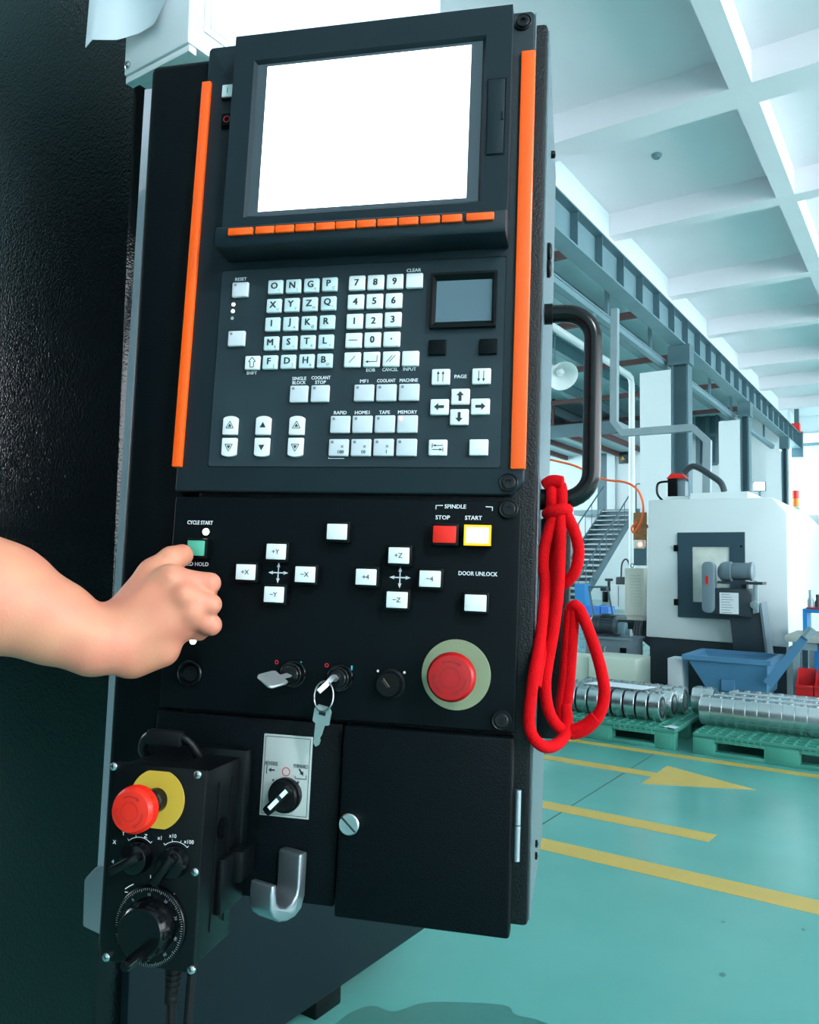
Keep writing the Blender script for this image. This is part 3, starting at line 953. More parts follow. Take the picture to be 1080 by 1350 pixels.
# pale box in front
t, w2, h_ = cab('guard_box', 'pale green sheet metal guard box behind the paper-topped blocks', 'box', 776, 838, 867, 7.9, .5, 'cream')
rv = MB().lathe([(0, 0), (.006, 0), (.006, .004), (0, .005)], 6, lambda x, y, z: (x, -z, y)).mesh('rivet'); rv.materials.append(MATS['cabinet_cream'])
for k in range(6):
    link('rivet', rv, t, (w2 - .2, 0, .06 + k * .07))
    link('rivet', rv, t, (w2 - .03, 0, .06 + k * .07))
MB().rbox(-w2 - .3, -w2 - .02, .05, .4, 0, h_ - .02, .01).build('side_cover', 'cream', t)
t, w2, h_ = cab('junction_box', 'small white junction box left of the blue hopper', 'box', 880, 900, 868, 7.7, .22, 'white_metal', .22)
MB().box(-w2 + .05, w2 - .02, .05, .2, -.22, 0).build('stand', 'machine_dark', t)
for i, (xa_, ya_, rz) in enumerate(((-2.42, 7.5, .1), (-2.15, 7.32, -.12))):
    o = MB().rbox(-.26, .26, -.05, .05, 0, .05, .004).build('wood_plank', 'wood', None, (xa_, ya_, .0 + .001))
    o.rotation_euler = (0, 0, rz)
    tag(o, ['longer light wooden plank on the floor near the white machine', 'darker wooden plank on the floor left of the hopper'][i], 'plank', 'planks on the floor')
for k in range(4):
    pts = [(-2.75 + .05 * k, 7.95, .02), (-2.62 + .05 * k, 7.75 - .03 * k, .05 + .015 * k), (-2.5 + .04 * k, 7.62 - .03 * k, .04), (-2.42 + .05 * k, 7.66, .018)]
    tag(MB().tube(smooth_path(pts, 5), .014, 6).build('floor_cable', 'steel_paint'), ORD[k] + ' grey cable from the pale box, lying on the floor by the planks', 'cable', 'cables on the floor')

# meter board beside machine
t = thing('meter_board', 'brown board with small meter at the left edge of the white machine', 'board', (hx(843, 690, 8.95), 8.95, 1.72))
MB().rbox(-.07, .08, 0, .03, -.15, .28, .004).build('backing_board', 'wood', t)
MB().rbox(-.05, .09, -.06, 0, -.33, -.12, .008).build('meter', 'steel_dark', t)
MB().rbox(-.04, .08, -.09, 0, -.14, -.04, .008).build('display_housing', 'cabinet_cream', t)
MB().box(.02, .06, -.094, -.09, -.11, -.07).build('red_display', 'led_red', t)
MB().box(.05, -2.70 - t.location.x, .031, .06, .1, .14).build('bracket', 'steel_dark', t)

# far things left of the machine
t, w2, h_ = cab('tool_cabinet', 'white cabinet standing by the far wall right of the stairs', 'cabinet', 805, 826, 771, 25.5, .6, 'white_metal')
MB().box(-.01, .01, -.01, 0, .1, h_ - .05).build('door_gap', 'steel_dark', t)
t = thing('bench_drill', 'dark bench drill with hose loop standing behind the white cabinet', 'drill', (hx(812, 775, 26.4), 26.4, 0))
z_ = hz(812, 770, 26.4)
MB().box(-.5, .4, 0, .6, 0, z_ - .25).build('stand', 'white_metal', t)
MB().box(-.55, .35, 0, .6, z_ - .25, z_ - .12).build('table', 'machine_dark', t)
MB().rbox(-.05, .3, .1, .4, z_ - .12, z_ + .25, .05).build('head', 'machine_dark', t)
MB().lathe([(.05, 0), (.05, .2), (.14, .22), (.14, .3), (0, .3)], 12, lambda x, y, z: (-.35 + x, .3 + y, z_ - .12 + z)).build('hand_wheel', 'machine_dark', t)
MB().tube(smooth_path([(.12, .2, z_ + .25), (.15, .2, z_ + .7), (.3, .2, z_ + .86), (.42, .2, z_ + .6), (.4, .2, z_ - .1)], 5), .03, 6).build('hose_loop', 'machine_dark', t)
for i, (p0_, p1_, pt, y, m, lb) in enumerate(((758, 771, 770, 23, 'blue_bench', 'tall blue bin left of the blue crates'), (762, 781, 799, 19.7, 'blue_crate', 'left one of three blue crates behind the pump motor'),
                                        (782.5, 791, 799, 19.7, 'blue_crate', 'middle one of three blue crates behind the pump motor'), (792.5, 802, 800, 19.7, 'blue_crate', 'right one of three blue crates behind the pump motor'))):
    xm = (p0_ + p1_) / 2
    x0, x1 = hx(p0_, pt, y), hx(p1_, pt, y)
    zb_ = 0 if i == 0 else hz(xm, 811, y)
    z1 = hz(xm, pt, y)
    t = thing('crate', lb, 'crate', ((x0 + x1) / 2, y, 0), 'blue crates')
    w2 = (x1 - x0) / 2
    b = MB().frame((-w2, w2, 0, .5), (-w2 + .02, w2 - .02, .02, .48), z1, zb_ + .03, zb_)
    b.add([(-w2, 0, zb_ + .02), (w2, 0, zb_ + .02), (w2, .5, zb_ + .02), (-w2, .5, zb_ + .02)], [(0, 1, 2, 3)])
    b.build('crate_body', m, t)
    MB().box(-w2, w2, -.015, .0, z1 - .05, z1).build('lip', m, t)
    if i: MB().box(-w2 + .03, w2 - .03, .05, .45, 0, zb_).build('stand', 'steel_dark', t)
t = thing('push_cart', 'grey tube handled push cart behind the pump motor', 'cart', (hx(795, 815, 13), 13, 0))
ox = t.location.x
pts = [Vector((hx(x, y, 13) - ox, 0, hz(x, y, 13))) for x, y in ((783, 812), (777, 776), (779, 774), (798, 774), (801, 777), (809, 815))]
MB().tube(smooth_path(pts, 3), .018, 7).build('handle', 'steel_dark', t)
MB().rbox(-.3, .3, -.1, .9, .18, .24, .01).build('platform', 'steel_dark', t)
for x in (-.22, .22):
    for y in (0, .75):
        MB().lathe([(.02, -.02), (.08, -.02), (.08, .02), (.02, .02)], 14, lambda a, b_, c: (x + c, y + a, .0805 + b_)).build('wheel', 'rubber', t)
        MB().box(x - .025, x + .025, y - .02, y + .02, .1, .18).build('caster_fork', 'steel_dark', t)
MB().box(-.2, .2, .1, .6, .24, hz(795, 812, 13)).build('toolbox', 'machine_dark', t)
MB().rbox(.0, .09, -.03, .03, hz(803, 790, 13) - .05, hz(803, 780, 13), .01).build('bracket', 'black_plastic', t)

# second machine and work bench at the frame edge
t = thing('second_machine', 'white machine with glass doors behind the blue bench', 'machine', (-1.55, 11.5, 0))
MB().rbox(0, 3.2, 0, 2.2, 0.12, 2.1, .02).build('enclosure', 'machine_white', t)
MB().box(.05, 3.15, .05, 2.1, 0, .12).build('base', 'machine_dark', t)
for x0 in (.42, .72):
    d_ = MB().box(x0, x0 + .26, -.03, 0, .7, 1.9).build('door', 'window_frame', t)
    MB().box(x0 + .04, x0 + .22, -.036, -.03, .8, 1.82).build('pane', 'glass_lit', d_)
    MB().tube([(x0 + .02, -.03, 1.2), (x0 + .02, -.07, 1.2), (x0 + .02, -.07, 1.5), (x0 + .02, -.03, 1.5)], .01, 6).build('handle', 'galv', d_)
s0 = Vector((hx(1050, 684, 11.62), 11.62, 2.1))
t = thing('signal_tower', 'red, amber and green signal tower on the white machine top', 'signal lamp', s0)
for n_, m_, z0 in (('green_lens', 'green_lens', 0), ('amber_lens', 'orange_lens', .12), ('red_lens', 'red_lens', .23)):
    MB().lathe([(0, z0), (.045, z0), (.045, z0 + .11), (0, z0 + .11)], 14).build(n_, m_, t)
BY = 8.0
bx = hx(1045, 832, BY)
tz = hz(1060, 838, BY)
t = thing('work_bench', 'stone topped work bench at the right frame edge with blue cabinet below', 'bench', (bx, BY, 0))
MB().rbox(-.06, 1.3, -.05, .7, tz - .06, tz, .008).build('bench_top', 'concrete_table', t)
for x in (.0, 1.2):
    for y in (0.0, .6):
        MB().box(x, x + .05, y, y + .05, 0, tz - .06).build('leg', 'galv', t)
MB().rbox(.16, 1.1, .12, .6, .1, tz - .08, .01).build('cabinet', 'blue_bench', t)
MB().box(-.0, .2, -.01, 0.04, tz - .13, tz - .06).build('vise', 'galv', t)
t = thing('tool_shelf', 'blue table shelf with red top standing on the work bench', 'shelf', (bx + .06, BY + .2, tz))
for x in (0, .9):
    MB().box(x, x + .035, 0, .3, 0, .2).build('side_panel', 'blue_bench', t)
MB().rbox(0, .935, 0, .3, .2, .235, .004).build('top', 'blue_bench', t)
MB().rbox(.03, .9, .0, .28, .235, .25, .004).build('mat', 'red_plastic', t)
for i, (dx, hh, m_) in enumerate(((.06, .16, 'galv'), (.12, .12, 'machine_dark'), (.17, .14, 'steel_paint'))):
    b = MB().lathe([(0, 0), (.028, 0), (.028, hh * .4), (.016, hh * .55), (.016, hh), (0, hh)], 12)
    tag(b.build('tool_holder', m_, None, (bx + .06 + dx, BY + .28, tz + .2505)), ['pale tool holder standing first on the red shelf top', 'black tool holder standing second on the red shelf top', 'blue-grey tool holder standing third on the red shelf top'][i], 'tool', 'tool holders on the shelf')
for i, (dx, m_) in enumerate(((.02, 'red_plastic'), (.17, 'red_plastic'))):
    t = thing('parts_bin', ['red open parts bin under the bench beside its leg', 'red open parts bin under the bench, farther from the leg'][i], 'bin', (bx + dx + .03, BY - .22, 0), 'red parts bins')
    MB().box(0, .14, .0, .2, 0.0, .24).build('stand', 'machine_dark', t)
    z0 = .24
    MB().add([(0, 0, z0), (.14, 0, z0), (.14, .2, z0), (0, .2, z0), (0, -.02, z0 + .1), (.14, -.02, z0 + .1), (.14, .2, z0 + .24), (0, .2, z0 + .24), (0, .06, z0 + .14), (.14, .06, z0 + .14)],
             [(0, 1, 2, 3), (0, 4, 5, 1), (2, 6, 7, 3), (0, 3, 7, 8, 4), (1, 5, 9, 6, 2)]).build('bin_body', m_, t)
    MB().rbox(-.002, .142, -.035, -.02, z0 + .09, z0 + .115, .004).build('front_lip', m_, t)


# ================================================================== THE MACHINE THE CONSOLE BELONGS TO
mt_ = thing('machine_tool', 'black wrinkle painted machine tool body behind the console, with white top cover', 'machine', (-1.5, 1.13, 0))
def mb_box(name, m, x0, x1, y0, y1, z0, z1, b=.006):
    return MB().rbox(x0 + 1.5, x1 + 1.5, y0 - 1.13, y1 - 1.13, z0, z1, b).build(name, m, mt_)
mb_box('side_body', 'bed_paint', -3.6, -1.5, 1.15, 2.36, .1, 3.6)
mb_box('front_door', 'wrinkle_door', -3.6, -1.52, 1.08, 1.149, .12, 3.6)
mb_box('levelling_foot', 'black_plastic', -1.66, -1.56, 1.86, 1.98, 0.0, .1)
mb_box('levelling_foot', 'black_plastic', -1.66, -1.56, 1.3, 1.42, 0.0, .1)
# white sheet metal cover over the top, near corner in view
XW = -.98
cw = at(248, 55, 0, XW)
wl_ = at(163, 100, 1, cw.y).x
zbt = cw.z
zl = at(163, 100, 1, cw.y).z
yfar = at(581, 20, 0, XW).y
mb_box('top_cover', 'white_metal', wl_, XW, cw.y, yfar, zbt, 3.0, .004)
MB().lathe([(0, 0), (.007, 0), (.007, .003), (.004, .005), (0, .005)], 10, lambda x, y, z: (wl_ + 1.5 + .012 + x, cw.y - 1.13 - z, zbt + .015 + y)).build('cover_screw', 'steel', mt_)
for k_, zz in ((0, zbt - .012),):
    mb_box('cover_flange', 'white_metal', wl_, XW - .002, cw.y + .004, cw.y + .02, zz, zz + .012, .002)

# drawing sheet fixed on the bright side of the cover
t = thing('drawing_sheet', 'white printed drawing fixed on the bright side of the top cover', 'paper', (XW + .0012, cw.y, zbt))
ya, yb = .03, yfar - cw.y - .05
MB().box(0, .0008, ya, yb, .035, .7).build('sheet', 'paper', t)
lm = []
fr = MB()
for (a_, b_, c_, d_) in ((ya + .012, ya + .014, .047, .69), (ya + .012, yb, .047, .049)):
    fr.box(.0008, .0011, a_, b_, c_, d_)
fr.build('border_line', 'paper_line', t)

# paper draped over the cover's near face
yp = cw.y - .006
pa = [at(x, y, 1, yp) for x, y in ((134, 76), (150, 70), (165, 60), (185, 47), (205, 34), (222, 20), (240, -2))]
x_l = at(138, -40, 1, yp).x
b = MB()
top = 2.75
rows = 10
vs = []
n_ = len(pa)
for j in range(rows + 1):
    t_ = j / rows
    for i, p_ in enumerate(pa):
        x = p_.x * (1 - t_) + (p_.x) * t_
        z = p_.z * (1 - t_) + top * t_
        y = yp - .012 - .01 * math.sin(i * 1.3 + 2 * t_) * (1 - t_) - (.02 * (1 - t_) ** 2 if i < 2 else 0)
        vs.append((x, y, z))
fs = [(j * n_ + i, j * n_ + i + 1, (j + 1) * n_ + i + 1, (j + 1) * n_ + i) for j in range(rows) for i in range(n_ - 1)]
b.add(vs, fs)
b.add([(x, y + .0008, z) for x, y, z in vs], [f[::-1] for f in fs])
tag(b.build('hanging_paper', 'paper', sharp=60), 'pale blue paper sheet hanging in front of the cover, curled corner', 'paper')

# arm pillar behind the console (plumb, parallel to the console)
DPL = -.035
QM = Q.M
tp = thing('arm_pillar', 'black textured pillar carrying the console, edged by a thin white strip', 'pillar', QM)
L0, L1 = Q.p(196, 120, DPL), Q.p(132.5, 1140, DPL)
R0, R1 = Q.p(287, 80, DPL), Q.p(226, 900, DPL)
ztop = Q.p(240, 80, DPL)[1]
vb = Q.p(160, 1262, DPL)[1]
ext = lambda a, b, v: a[0] + (b[0] - a[0]) * (v - a[1]) / (b[1] - a[1])
MB().rprism([(ext(L0, L1, ztop), ztop), (ext(R0, R1, ztop), ztop), (ext(R0, R1, vb), vb), (ext(L0, L1, vb), vb)], DPL - .12, DPL, .008, 3).build('pillar_cover', 'wrinkle_pillar', tp)
# thin white strip and the block at its foot
DS = DPL - .121
s0, s1 = Q.p(191, 118, DS), Q.p(127.5, 1160, DS)
MB().prism([s0, (s0[0] + .07, s0[1]), (s1[0] + .07, s1[1]), s1], DS - .003, DS).build('edge_strip', 'edge_strip', tp)
pb = [Q.p(x, y, DS + .005) for x, y in ((110, 1160), (126, 1143), (146, 1146), (146, 1242), (137, 1236), (108, 1222))]
MB().rprism(pb, DS - .05, DS + .005, .003, 2).build('foot_block', 'block_grey', tp)
lf = Q.p(300, 1200, DPL)
# hidden tie back to the machine body
tie = Q.M.inverted() @ Vector((-1.45, 1.5, 2.1))
MB().bar((-.1, .40, -.2), (tie.x, tie.y, tie.z), .05, 12).build('support_arm', 'wrinkle_pillar', tp)

# ================================================================== THE CONSOLE
con = thing('control_console', 'black machine control console with white screen, keypads and orange edge strips', 'control panel', P.M)


def rr(tl, tr, br, bl, d=0.0):
    return P.rect(tl, tr, br, bl, d)


# housing behind the plates
uR = .1703
HB = -.3625
u0h = P.p(250, 600, -.014)[0] + .012
HL = .27
MB().rbox(u0h, uR, HB, .4600, -.014 - HL, -.0135, .004, 2).build('housing', 'wrinkle', con)
MB().box(uR - .0005, uR + .0012, HB + .004, .456, -.014 - HL + .004, -.02).build('side_sheet', 'side_metal', con)
up_ = rr((276.5, 60), (706, 16), (692, 650), (229.5, 650))
ub = .0008
ch = .012
o_up = MB().rprism([(up_[0], up_[2]), (up_[1] - ch, up_[2]), (up_[1], up_[2] + ch), (up_[1], up_[3] - .004), (up_[1] - .004, up_[3]), (up_[0] + .003, up_[3]), (up_[0], up_[3] - .003)], -.013, 0, .0022, 3).build('upper_plate', 'panel_plastic', con)
lp = (-.1735, .1575, -.2038, -.0052)
MB().rprism([(lp[0], lp[2]), (lp[1] - .001, lp[2]), (lp[1], lp[3] - .008), (lp[1] - .008, lp[3]), (lp[0], lp[3])], -.013, -.0005, .0018, 3).build('lower_plate', 'panel_lower', con)
# bright worn metal edge lines at the right of both plates
MB().box(up_[1] - .0006, up_[1] + .0004, .425, .462, -.012, -.002).build('edge_trim', 'satin_chrome', con)
# orange strips
for (x0, x1, y0, y1, nm) in ((up_[0] - .0035, up_[0] + .0065, P.p(234, 616)[1], P.p(270, 110)[1], 'l'), (up_[1] - .0125, up_[1] + .0008, P.p(684, 619)[1], P.p(698, 69)[1], 'r')):
    MB().rbox(x0, x1, y0, y1, -.004, .0035, .0012, 2).build('orange_strip', 'orange', con)

# lower cover and door
bl4 = rr((213, 938), (441, 955), (438, 1203), (200, 1172), -.004)
MB().rbox(lp[0] - .004, .0045, -.3625, lp[2] - .0035, -.0135, -.004, .002).build('lower_cover', 'wrinkle_pillar', con)
dr_ = (.0075, .1565, -.3665, -.2068)
do = MB().rbox(dr_[0], dr_[1], dr_[2], dr_[3], -.012, .006, .0025, 3).build('door', 'wrinkle_pillar', con)
cl = P.p3(461, 1086, .008)
MB().lathe([(.0092, -.002), (.0092, .003), (.0082, .004), (0, .004)], 24).build('cam_lock', 'steel', do, cl)
lk = link('slot', poly_mesh(rot2([[(-.0082, -.0008), (.0082, -.0008), (.0082, .0008), (-.0082, .0008)]], math.radians(-42))), do, cl + Vector((0, 0, .0042)), 'bore_dark')
hv0, hv1 = P.p(680, 1136, .003)[1], P.p(684, 1042, .003)[1]
hm_ = (hv0 + hv1) / 2
for a_, b_ in ((hv0, hm_ - .0004), (hm_ + .0004, hv1)):
    MB().lathe([(.0028, a_), (.0028, b_)], 14, lambda x, y, z: (.1605 + x, z, .001 + y)).build('hinge_knuckle', 'satin_chrome', do)

# socket screws
scm = MB().lathe([(.0085, 0), (.0085, .0012), (.0078, .002), (.0072, .0016), (.0072, .001), (.006, .001), (.006, .0024), (.0052, .003), (.0026, .003), (.0026, .0012), (0, .0012)], 24).mesh('socket_screw')
scm.materials.append(MATS['screw_black'])
for x, y in ((689.5, 27.5), (670.5, 636), (670.5, 671), (661, 950)):
    a_ = P.p(x, y, .002)
    link('socket_screw', scm, con, (a_[0], a_[1], 0))

# display unit
bz = rr((313, 46), (676, 8), (668, 313), (289, 331), .022)
ir = rr((337, 78), (642, 47), (633, 266), (319, 287), .022)
ir2 = (ir[0] + .003, ir[1] - .003, ir[2] + .003, ir[3] - .003)
dis = MB().frame(bz, ir, .022, .0185, 0.0002, ir2).build('display_unit', 'bezel', con)
MB().rprism([(0.0002, bz[2] - .001), (.033, bz[2] - .001), (.0345, bz[2] + .003), (.0335, bz[2] + .019), (.022, bz[2] + .0245), (0.0002, bz[2] + .0245)], bz[0] - .0005, bz[1] + .0005, .001, 2, lambda a, b, c: (c, b, a)).build('lower_lip', 'bezel', dis)
MB().box(ir2[0], ir2[1], ir2[2], ir2[3], .012, .0185).build('screen_frame', 'screen_border', dis)
srn = rr((353.5, 85.7), (622.5, 61), (613.8, 262), (339.6, 277.6), .019)
MB().box(srn[0], srn[1], srn[2], srn[3], .0185, .0189).build('screen', 'screen', dis)
cs_ = rr((645, 105), (667.5, 103), (662, 202), (640.5, 203), .023)
MB().rbox(cs_[0], cs_[1], cs_[2], cs_[3], .0215, .0232, .0006).build('card_slot_cover', 'bezel', dis)
MB().frame((cs_[0] - .0012, cs_[1] + .0012, cs_[2] - .0012, cs_[3] + .0012), (cs_[0] - .0004, cs_[1] + .0004, cs_[2] - .0004, cs_[3] + .0004), .0223, .0221, .0219).build('slot_groove', 'black_plastic', dis)
a_ = P.p3(663, 152, .0235)
MB().rbox(-.001, .001, -.004, .004, -.001, .001, .0004).build('slot_tab', 'bezel', dis, a_)
sk = [(70, 144), (153, 209), (213, 269), (274, 330), (336, 393), (397, 455), (460, 517), (523, 582), (587, 646), (653, 712), (718, 779), (792, 876)]
for i, (a_, b_) in enumerate(sk):
    cx = ((a_ + b_) / 2) / 2.298 + 270
    cy = (713 - (713 - 669) * ((a_ + b_) / 2 - 107) / (834 - 107)) / 2.298
    c_ = P.p(cx, cy, .036)
    w_ = (P.p(b_ / 2.298 + 270, cy, .036)[0] - P.p(a_ / 2.298 + 270, cy, .036)[0]) / 2
    MB().rbox(-w_, w_, -.0035, .0035, -.003, .0015, .0008).build('soft_key', 'orange', dis, (c_[0], bz[2] + .0125, .0355))

# power buttons left of the display
for (x, y, m_, nm) in ((298, 120, 'key_white', 'on'), (297, 158, 'panel_lower', 'off')):
    a_ = P.p(x, y, .004)
    o = MB().rbox(-.0085, .0085, -.008, .008, 0, .0025, .001).build('power_button', 'black_plastic', con, (a_[0] + .003, a_[1], 0))
    MB().rbox(-.0072, .0072, -.0067, .0067, .0025, .005, .001).build('button_cap', m_, o)
    if nm == 'on':
        link('mark', poly_mesh([seg_poly((-.001, -.003), (-.001, .003), .0012)]), o, (0, 0, .0052), 'green_cap')
    else:
        link('mark', poly_mesh(ring_polys(.0028, .0036, 16)), o, (-.001, 0, .0052), 'red_print')

# ------------------------------------------------------------------ key membrane and keys
mr_ = rr((293, 357), (668, 339), (659, 618), (275, 614))
MB().frame((mr_[0] - .0006, mr_[1] + .0006, mr_[2] - .0006, mr_[3] + .0006), mr_, .0002, .0001, -.0002).build('membrane_groove', 'black_plastic', con)
MB().rprism(rrect(mr_[0], mr_[1], mr_[2], mr_[3], .003), 0.0, .0006, .0003, 1).build('key_membrane', 'membrane', con)
KD = .0006


def ptext(s, x, y, cap, width=None, m='white_print', d=KD, bold=.03, parent=None):
    a_ = P.p(x, y, d)
    me = text_mesh(s, cap * PX, width * PX if width else None, bold)
    return link('lettering', me, parent or con, (a_[0], a_[1], d + .00025), m)


KM = {}


def key_mesh(w_, h_, t_, style='key'):
    k = (round(w_, 5), round(h_, 5), t_, style)
    if k not in KM:
        if style == 'key':
            b = MB().rbox(-w_ / 2, w_ / 2, -h_ / 2, h_ / 2, 0, t_, .0012, 3)
        else:
            sgn = 1 if style == 'up' else -1
            pts = [(-w_ / 2, -h_ / 2 * sgn), (w_ / 2, -h_ / 2 * sgn)]
            for q in range(9):
                an = math.pi * q / 8
                pts.append((w_ / 2 * math.cos(an), sgn * (h_ / 2 - .0028 + .0028 * math.sin(an))))
            b = MB().rprism(pts, 0, t_, .0008, 2)
        KM[k] = b.mesh('key')
    return KM[k]


def key(x, y, wpx, hpx, m='key_white', t_=.0042, name='key', style='key', label=None):
    a_ = P.p(x, y, t_)
    s_ = PX
    o = link(name, key_mesh(wpx * s_, hpx * s_, t_, style), con, (a_[0], a_[1], KD), m)
    if label: o['label'] = label
    return o


def ktext(o, s, dx=0, dy=0, cap=9, width=None, m='key_print', t_=.0042, bold=.05):
    me = text_mesh(s, cap * PX, width * PX if width else None, bold)
    return link('legend', me, o, (dx * PX, dy * PX, t_ + .00025), m)


def kmark(o, polys, dx=0, dy=0, m='key_print', t_=.0042):
    return link('legend', poly_mesh(polys), o, (dx * PX, dy * PX, t_ + .00025), m)


Z3 = lambda x, y: (x / 4.217 + 220, y / 4.217 + 320)
Z4 = lambda x, y: (x / 3.6 + 420, y / 3.6 + 320)
rows = [('ONGP', [(603, 245), (703, 241), (804, 236), (905, 230)], '()EC'), ('XYZQ', [(595, 350), (694, 345), (795, 341), (898, 336)], 'UVW?'),
        ('IJKR', [(587, 453), (687, 450), (789, 446), (891, 441)], ',A@ '), ('MSTL', [(580, 559), (682, 556), (783, 552), (884, 549)], '$=#+'),
        ('FDHB', [(573, 664), (674, 661), (776, 658), (877, 655)], '[]& ')]
for s_, ps, sub in rows:
    for c_, p_, u_ in zip(s_, ps, sub):
        k_ = key(*Z3(*p_), 21.6, 19.6, 'key_mint')
        ktext(k_, c_, -1, 1.2, 9)
        if u_ != ' ': ktext(k_, u_, 6.4, -5.6, 3.6, bold=0)
        if c_ == 'B': ktext(k_, 'SP', 5.2, -5.8, 3.6, bold=0)
arrow = [[(0, .5), (-.36, .1), (.36, .1)], [(-.14, .12), (-.14, -.45), (.14, -.45), (.14, .12)]]
k_ = key(*Z3(475, 667), 21.6, 19.6, 'key_white')
sh = []
ol = [(0, .62), (-.42, .1), (-.22, .1), (-.22, -.55), (.22, -.55), (.22, .1), (.42, .1)]
for i in range(7):
    a_, b_ = ol[i], ol[(i + 1) % 7]
    sh.append(seg_poly((a_[0] * 12 * PX, a_[1] * 12 * PX), (b_[0] * 12 * PX, b_[1] * 12 * PX), 1.1 * PX))
kmark(k_, sh)
for c_, p_ in (('7', (182, 190)), ('8', (271, 187)), ('9', (362, 183)), ('', (455, 179)), ('4', (176, 280)), ('5', (266, 277)), ('6', (357, 274)),
               ('1', (171, 372)), ('2', (262, 370)), ('3', (353, 364)), ('-', (166, 463)), ('0', (256, 460)), ('.', (347, 457)),
               ('/', (160, 555)), ('E', (251, 553)), ('//', (344, 551)), ('', (436, 549))):
    k_ = key(*Z4(*p_), 22.8, 20.6, 'key_white')
    q = PX
    if c_.isdigit(): ktext(k_, c_, 0, 0, 9)
    elif c_ == '-': kmark(k_, [seg_poly((-6 * q, 0), (6 * q, 0), 1.0 * q)])
    elif c_ == '.': kmark(k_, [disc_poly(1.3 * q, 10)])
    elif c_ == '/': kmark(k_, [seg_poly((-4 * q, -4.5 * q), (4 * q, 4.5 * q), .9 * q)])
    elif c_ == '//': kmark(k_, [seg_poly((-6 * q, -4.5 * q), (2 * q, 4.5 * q), .9 * q), seg_poly((-2 * q, -4.5 * q), (6 * q, 4.5 * q), .9 * q)])
    elif c_ == 'E': kmark(k_, [seg_poly((8 * q, 5 * q), (8 * q, -3.5 * q), .9 * q), seg_poly((8 * q, -3.5 * q), (-5 * q, -3.5 * q), .9 * q), [(-8 * q, -3.5 * q), (-4 * q, -1.6 * q), (-4 * q, -5.4 * q)]])
ledm = MB().lathe([(0, 0), (.0014, 0), (.0014, .0004), (0, .0006)], 10).mesh('indicator')
def lamp_key(p_, wd, hg, m='key_grey', lit=None):
    k_ = key(*p_, wd, hg, m)
    link('indicator', ledm, k_, (-wd / 2 * PX + .0035, hg / 2 * PX - .003, .0041), lit or 'led_off')
    return k_
lamp_key(Z3(407, 260), 24.2, 21.5); lamp_key(Z3(386, 532), 25, 21.8)
lamp_key(Z3(733, 840), 25.6, 23.2); lamp_key(Z3(851, 838), 25.6, 23.2)
for p_ in ((215, 712), (321, 711), (429, 709)): lamp_key(Z4(*p_), 27.2, 22.8)
for i, p_ in enumerate(((102, 862), (207, 861), (314, 860), (421, 860))): lamp_key(Z4(*p_), 27.2, 23.4, lit='led_red' if i == 3 else None)
for s_, p_ in (('100', (95, 972)), ('10', (201, 972)), ('1', (308, 971)), ('', (417, 971))):
    k_ = lamp_key(Z4(*p_), 27.2, 23.0)
    if s_:
        ktext(k_, s_, 5 - len(s_) * .4, -6.0, 4.4)
        kmark(k_, [seg_poly((3.6 * PX, -.6 * PX), (7 * PX, 2.8 * PX), .7 * PX), seg_poly((3.6 * PX, 2.8 * PX), (7 * PX, -.6 * PX), .7 * PX)])
# three little lamps under RESET
for p_, m_ in (((371, 344), 'led_green'), ((368, 381), 'led_green'), ((364, 420), 'led_dim')):
    a_ = P.p(*Z3(*p_), KD)
    link('status_lamp', MB().lathe([(0, 0), (.0017, 0), (.0017, .0005), (0, .0009)], 12).mesh('status_lamp'), con, (a_[0], a_[1], KD), m_)
# rocker keys
tri = [(0, .55), (-.52, -.38), (.52, -.38)]
def tri_polys(kind, sgn, s):
    P_ = [(x * s, y * s * sgn) for x, y in tri]
    if kind == 'solid': return [P_]
    c_ = (0, -.07 * s * sgn)
    inn = [((x - c_[0]) * .5 + c_[0], (y - c_[1]) * .5 + c_[1]) for x, y in P_]
    return [seg_poly(P_[i], P_[(i + 1) % 3], s * .09) for i in range(3)] + [inn]
for i, (x1, x2) in enumerate(((352, 345), (535, 527), (722, 714))):
    kd = 'solid' if i == 1 else 'ring'
    o = key(*Z3(x1, 1015), 21.4, 26, 'key_white', style='up', name='rocker_key'); kmark(o, tri_polys(kd, 1, 10.5 * PX if i != 1 else 8.5 * PX))
    o = key(*Z3(x2, 1137), 21.4, 26, 'key_white', style='down', name='rocker_key'); kmark(o, tri_polys(kd, -1, 10.5 * PX if i != 1 else 8.5 * PX))
# small display
sm = rr(Z4(533, 142), Z4(850, 130), Z4(838, 395), Z4(525, 402), .006)
gl = rr(Z4(567, 185), Z4(822, 178), Z4(815, 365), Z4(560, 370), .002)
so = MB().frame(sm, (sm[0] + .0022, sm[1] - .0022, sm[2] + .0022, sm[3] - .0022), .006, .0016, .0005, (gl[0] - .001, gl[1] + .001, gl[2] - .001, gl[3] + .001)).build('small_display', 'black_plastic', con)
MB().box(gl[0] - .001, gl[1] + .001, gl[2] - .001, gl[3] + .001, .0007, .0017).build('display_glass', 'screen_off', so)
for p_ in ((563, 496), (805, 492)): key(*Z4(*p_), 23.6, 21, 'panel_lower', .003)
def arr(ang, s=9.5):
    return rot2(arrow, ang, s * 1.45 * PX)
for p_, ang in (((673, 730), 0), ((574, 779), math.pi / 2), ((768, 777), -math.pi / 2), ((668, 827), math.pi)):
    o = key(*Z4(*p_), 24.2, 21); kmark(o, arr(ang))
def thin(dx, up_):
    q = PX; s = 1 if up_ else -1
    return [seg_poly((dx * q, -7 * q * s), (dx * q, 5 * q * s), 1.0 * q), [(dx * q, 7.6 * q * s), ((dx - 1.9) * q, 3.4 * q * s), ((dx + 1.9) * q, 3.4 * q * s)]]
